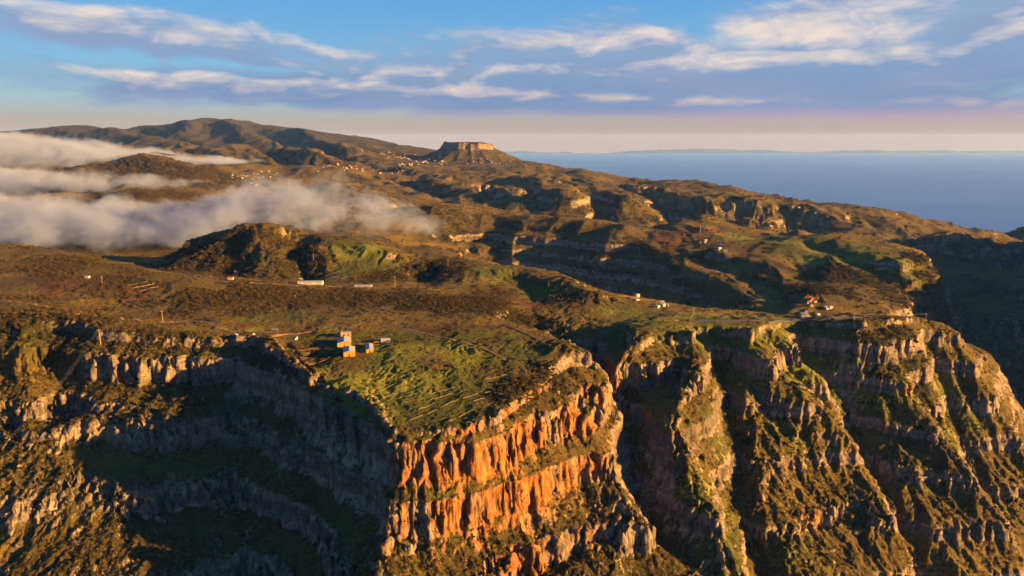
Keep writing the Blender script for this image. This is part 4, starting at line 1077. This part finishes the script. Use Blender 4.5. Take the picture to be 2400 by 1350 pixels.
rows_of(95, tp, lambda t: U(0, 470), lambda t: U(935, 1000), .7, 1.15, 'golden-lit bushy tree', 'u', (110, 220, 340), ('at the left end of the left cliff ledge', 'left of the middle of the left cliff ledge', 'right of the middle of the left cliff ledge', 'at the right end of the left cliff ledge'), 'trees on the left cliff ledge')
rows_of(26, tp, lambda t: U(0, 230), lambda t: U(1100, 1160), .6, .95, 'small tree on the lower ledge', 'u', (100,), ('at the picture edge far left', 'right of the lit columns far left'), 'trees on the lower left ledge')
rows_of(30, tp, lambda t: U(0, 190), lambda t: U(722, 800), .6, .95, 'dark bushy tree on the green slope', 'v', (760,), ('close under the dirt track', 'lower down, well below the dirt track'), 'trees under the dirt track')
rows_of(16, tp, lambda t: U(740, 860), lambda t: U(930, 1010), .6, 1.0, 'tree clinging to the shaded brink', 'u', (800,), ('on the upper left of the promontory', 'near the tip of the promontory'), 'trees on the shaded brink', 2.0)
rows_of(26, tp, lambda t: U(1265, 1330), lambda t: U(848, 915), .5, .8, 'reddish brown tree on the right brink', 'v', (880,), ('of the promontory, upper clump', 'of the promontory, lower clump'), 'trees on the right brink', 2.0)
rows_of(40, tp, lambda t: U(2050, 2220), lambda t: U(785, 890), .7, 1.15, 'leafy tree under the right rim', 'v', (820, 855), ('just below the brink', 'halfway down the wooded slope', 'at the foot of the wooded slope'), 'trees under the right rim', 2.0)
rows_of(40, pp_, lambda t: hr.gauss(1690, 22), lambda t: 800 + 210 * t, .8, 1.2, 'slim dark conifer in the first gully', 'v', (860, 930), ('of the right cliff, near its head', 'of the right cliff, halfway down', 'of the right cliff, lowest group'), 'conifers of the first gully', 2.2)
rows_of(40, pp_, lambda t: 1800 + 170 * t + hr.gauss(0, 12), lambda t: 790 + 190 * t, .8, 1.2, 'slim dark conifer in the second gully', 'v', (850, 915), ('of the right cliff, near its head', 'of the right cliff, halfway down', 'of the right cliff, lowest group'), 'conifers of the second gully', 2.2)
rows_of(34, pp_, lambda t: U(1425, 1510), lambda t: U(885, 1000), .8, 1.2, 'slim dark conifer in the shaded ravine', 'u', (1465,), ('close beside the orange cliff', 'on its far right side'), 'conifers of the shaded ravine', 2.2)
rows_of(30, pp_, lambda t: 1890 + 110 * t + hr.gauss(0, 12), lambda t: 775 + 130 * t, .8, 1.2, 'slim dark conifer in the widest gully', 'v', (830,), ('on the right, at its head', 'on the right, lower group'), 'conifers of the widest gully', 2.2)
for u, v in ((925, 803), (934, 805), (943, 801), (955, 804), (930, 799), (948, 808), (968, 802), (908, 822), (918, 824), (868, 795)): plant(tp, u, v, hr.uniform(.55, .85), 'dark low tree right of the white framed shed', 'dark trees beside the farm', 3.0)
for u, v, lb in ((690, 655, 'pale blossoming tree beside the long white shed'), (632, 650, 'bushy yellow tree at the foot of the wooded hill'), (845, 744, 'pointed tan bush at the edge of the dark scrub')):
    plant(tp, u, v, 1.3, lb, 'lone trees', 3.0)
for o_ in free + fresh:      # a kind that found no place is not kept
    for ch in list(o_.children): bpy.data.objects.remove(ch)
    bpy.data.objects.remove(o_)

# ------------------------------------------------------------------ far bank of low cloud beyond the sea horizon
m_cb = flat_mat('far_cloud', (0.02, 0.035, 0.075), 1.0, 0.05, 0.0005)
nx_ = 420; xs = np.linspace(-14000, 48000, nx_); prof = 190 + 200 * fbm(xs, xs * 0 + 5.0, 9000, 2, 401) + 90 * fbm(xs, xs * 0 + 2.0, 1500, 3, 402)
prof = np.clip(prof, 20, None); vs, fs = [], []
for i in range(nx_):
    for k, (dy_c, hf) in enumerate(((0, 0), (150, .55), (500, .9), (1400, 1), (3000, .8), (4200, 0))):
        vs.append((xs[i], 46200 + dy_c, SEA - 60 + prof[i] * hf + (0 if hf in (0, 1) else 20 * math.sin(i * 1.7 + k))))
for i in range(nx_ - 1):
    for k in range(5): a, b_ = 6 * i + k, 6 * (i + 1) + k; fs.append((a, b_, b_ + 1, a + 1))
cb = mesh_obj('cloud_bank', vs, fs, m_cb, smooth=True); cb['kind'] = 'stuff'; cb['label'] = 'low bluish cloud bank along the sea horizon'; cb['category'] = 'cloud'

# ------------------------------------------------------------------ low cloud pouring over the left of the island
def curve(nt, f, pts_):
    nd = nt.nodes.new('ShaderNodeFloatCurve'); cm = nd.mapping; cv = cm.curves[0]
    cm.use_clip = False
    while len(cv.points) < len(pts_): cv.points.new(0.5, 0.5)
    for q, (x, y) in zip(cv.points, pts_): q.location = (x, y); q.handle_type = 'AUTO_CLAMPED'
    cm.update(); nt.links.new(f.s, nd.inputs['Value']); nd.inputs['Factor'].default_value = 1
    return E(nt, nd.outputs[0])
def fog_bank(name, label, x0, x1, y0, y1, z0, z1, zc, hz, yc, wy, wisp_, rho, nscale, step, seed):
    """one body of mist; along x its middle height, half height, middle depth and half depth follow curves"""
    m = bpy.data.materials.new(name); m.use_nodes = True; nt = m.node_tree; nt.nodes.clear()
    out = nt.nodes.new('ShaderNodeOutputMaterial'); pv = nt.nodes.new('ShaderNodeVolumePrincipled')
    nt.links.new(pv.outputs[0], out.inputs['Volume'])
    pv.inputs['Color'].default_value = (0.33, 0.41, 0.62, 1); pv.inputs['Anisotropy'].default_value = 0.0
    tc = nt.nodes.new('ShaderNodeTexCoord'); sp = nt.nodes.new('ShaderNodeSeparateXYZ'); nt.links.new(tc.outputs['Object'], sp.inputs[0])
    x, y, z = (E(nt, sp.outputs[k]) for k in range(3))
    f = ((x - x0) / (x1 - x0)).clamp()
    nx = lambda lst, lo, hi: [((px - x0) / (x1 - x0), (q - lo) / (hi - lo)) for px, q in lst]
    Zc = curve(nt, f, nx(zc, z0, z1)) * (z1 - z0) + z0
    Hz = curve(nt, f, nx(hz, 0, 100.0)) * 100.0
    Yc = curve(nt, f, nx(yc, y0, y1)) * (y1 - y0) + y0
    Wy = curve(nt, f, nx(wy, 0, 1000.0)) * 1000.0
    Wi = curve(nt, f, nx(wisp_, 0, 1.0))
    vec = combine(nt, x * 1.0, y * 0.8, z * 1.1 + seed * 91.0)
    n1 = noise(nt, vec, nscale * 1.5, 7, 0.66, 0.35)
    dz = (z - Zc) / Hz; dy = (y - Yc) / Wy
    r2 = dz * dz + dy * dy
    body = 1.0 - r2 + (n1 - 0.5) * (Wi * 3.6 + 3.8) - Wi * 0.45
    d = body.step(0.0, 0.9) * (1.0 - Wi * 0.62) * rho
    edge = f.step(0.0, 0.02) * f.step(1.0, 0.97)
    nt.links.new((d * edge).s, pv.inputs['Density'])
    m.cycles.volume_step_rate = step
    bm = bmesh.new(); bmesh.ops.create_cube(bm, size=1)
    for v in bm.verts: v.co = ((x0 + x1) / 2 + v.co.x * (x1 - x0), (y0 + y1) / 2 + v.co.y * (y1 - y0), (z0 + z1) / 2 + v.co.z * (z1 - z0))
    me = bpy.data.meshes.new(name); bm.to_mesh(me); bm.free(); me.materials.append(m)
    o = bpy.data.objects.new(name, me); C.objects.link(o); o.location.z = ALT
    o['kind'] = 'stuff'; o['label'] = label; o['category'] = 'cloud'
    return o
fog_bank('cloud', 'white mist rolling along the valley behind the brown slope', -1500, -140, 1270, 1760, -270, -50,
         [(-1500,-166),(-1125,-164),(-937,-170),(-750,-180),(-610,-150),(-515,-136),(-420,-136),(-330,-150),(-235,-165),(-140,-195)],
         [(-1500,60),(-1125,58),(-937,54),(-750,50),(-610,62),(-515,64),(-420,68),(-330,58),(-235,34),(-140,10)],
         [(-1500,1500),(-140,1500)], [(-1500,230),(-937,210),(-600,190),(-140,140)],
         [(-1500,0.08),(-900,0.16),(-650,0.36),(-500,0.58),(-330,0.86),(-140,1.0)], 0.015, 0.0085, 0.09, 1)
fog_bank('cloud', 'thick pinkish cloud bank covering the hills at the left edge', -2900, -1250, 2450, 3900, -210, 80,
         [(-2900,-50),(-2250,-48),(-1900,-66),(-1700,-84),(-1500,-88),(-1250,-94)], [(-2900,96),(-2250,92),(-1900,74),(-1700,52),(-1500,30),(-1250,10)],
         [(-2900,3050),(-1900,3100),(-1250,3350)], [(-2900,560),(-1900,500),(-1250,240)], [(-2900,0.05),(-1900,0.12),(-1600,0.3),(-1250,0.6)], 0.014, 0.0048, 0.09, 2)
fog_bank('cloud', 'thin mist lying between the two wooded knolls on the left', -2200, -1050, 1950, 2480, -240, -50,
         [(-2200,-118),(-1500,-124),(-1050,-135)], [(-2200,70),(-1500,44),(-1250,30),(-1050,16)], [(-2200,2250),(-1050,2250)], [(-2200,240),(-1050,180)],
         [(-2200,0.3),(-1500,0.5),(-1050,0.9)], 0.015, 0.0065, 0.09, 3)

# ------------------------------------------------------------------ haze
m = bpy.data.materials.new('haze'); m.use_nodes = True; nt = m.node_tree; nt.nodes.clear()
out = nt.nodes.new('ShaderNodeOutputMaterial'); pv = nt.nodes.new('ShaderNodeVolumePrincipled')
nt.links.new(pv.outputs[0], out.inputs['Volume'])
pv.inputs['Color'].default_value = (0.16, 0.36, 1.0, 1); pv.inputs['Density'].default_value = 1.45e-5; pv.inputs['Absorption Color'].default_value = (1, 1, 1, 1); pv.inputs['Anisotropy'].default_value = 0.0
bm = bmesh.new(); bmesh.ops.create_cube(bm, size=1)
for v in bm.verts: v.co = (v.co.x * 2 * 45400, -3500 + (v.co.y + 0.5) * 48900, 160 + (v.co.z + 0.5) * (ALT - 160 + 380))
me = bpy.data.meshes.new('haze'); bm.to_mesh(me); bm.free(); me.materials.append(m)
o = bpy.data.objects.new('haze', me); C.objects.link(o); o['kind'] = 'stuff'
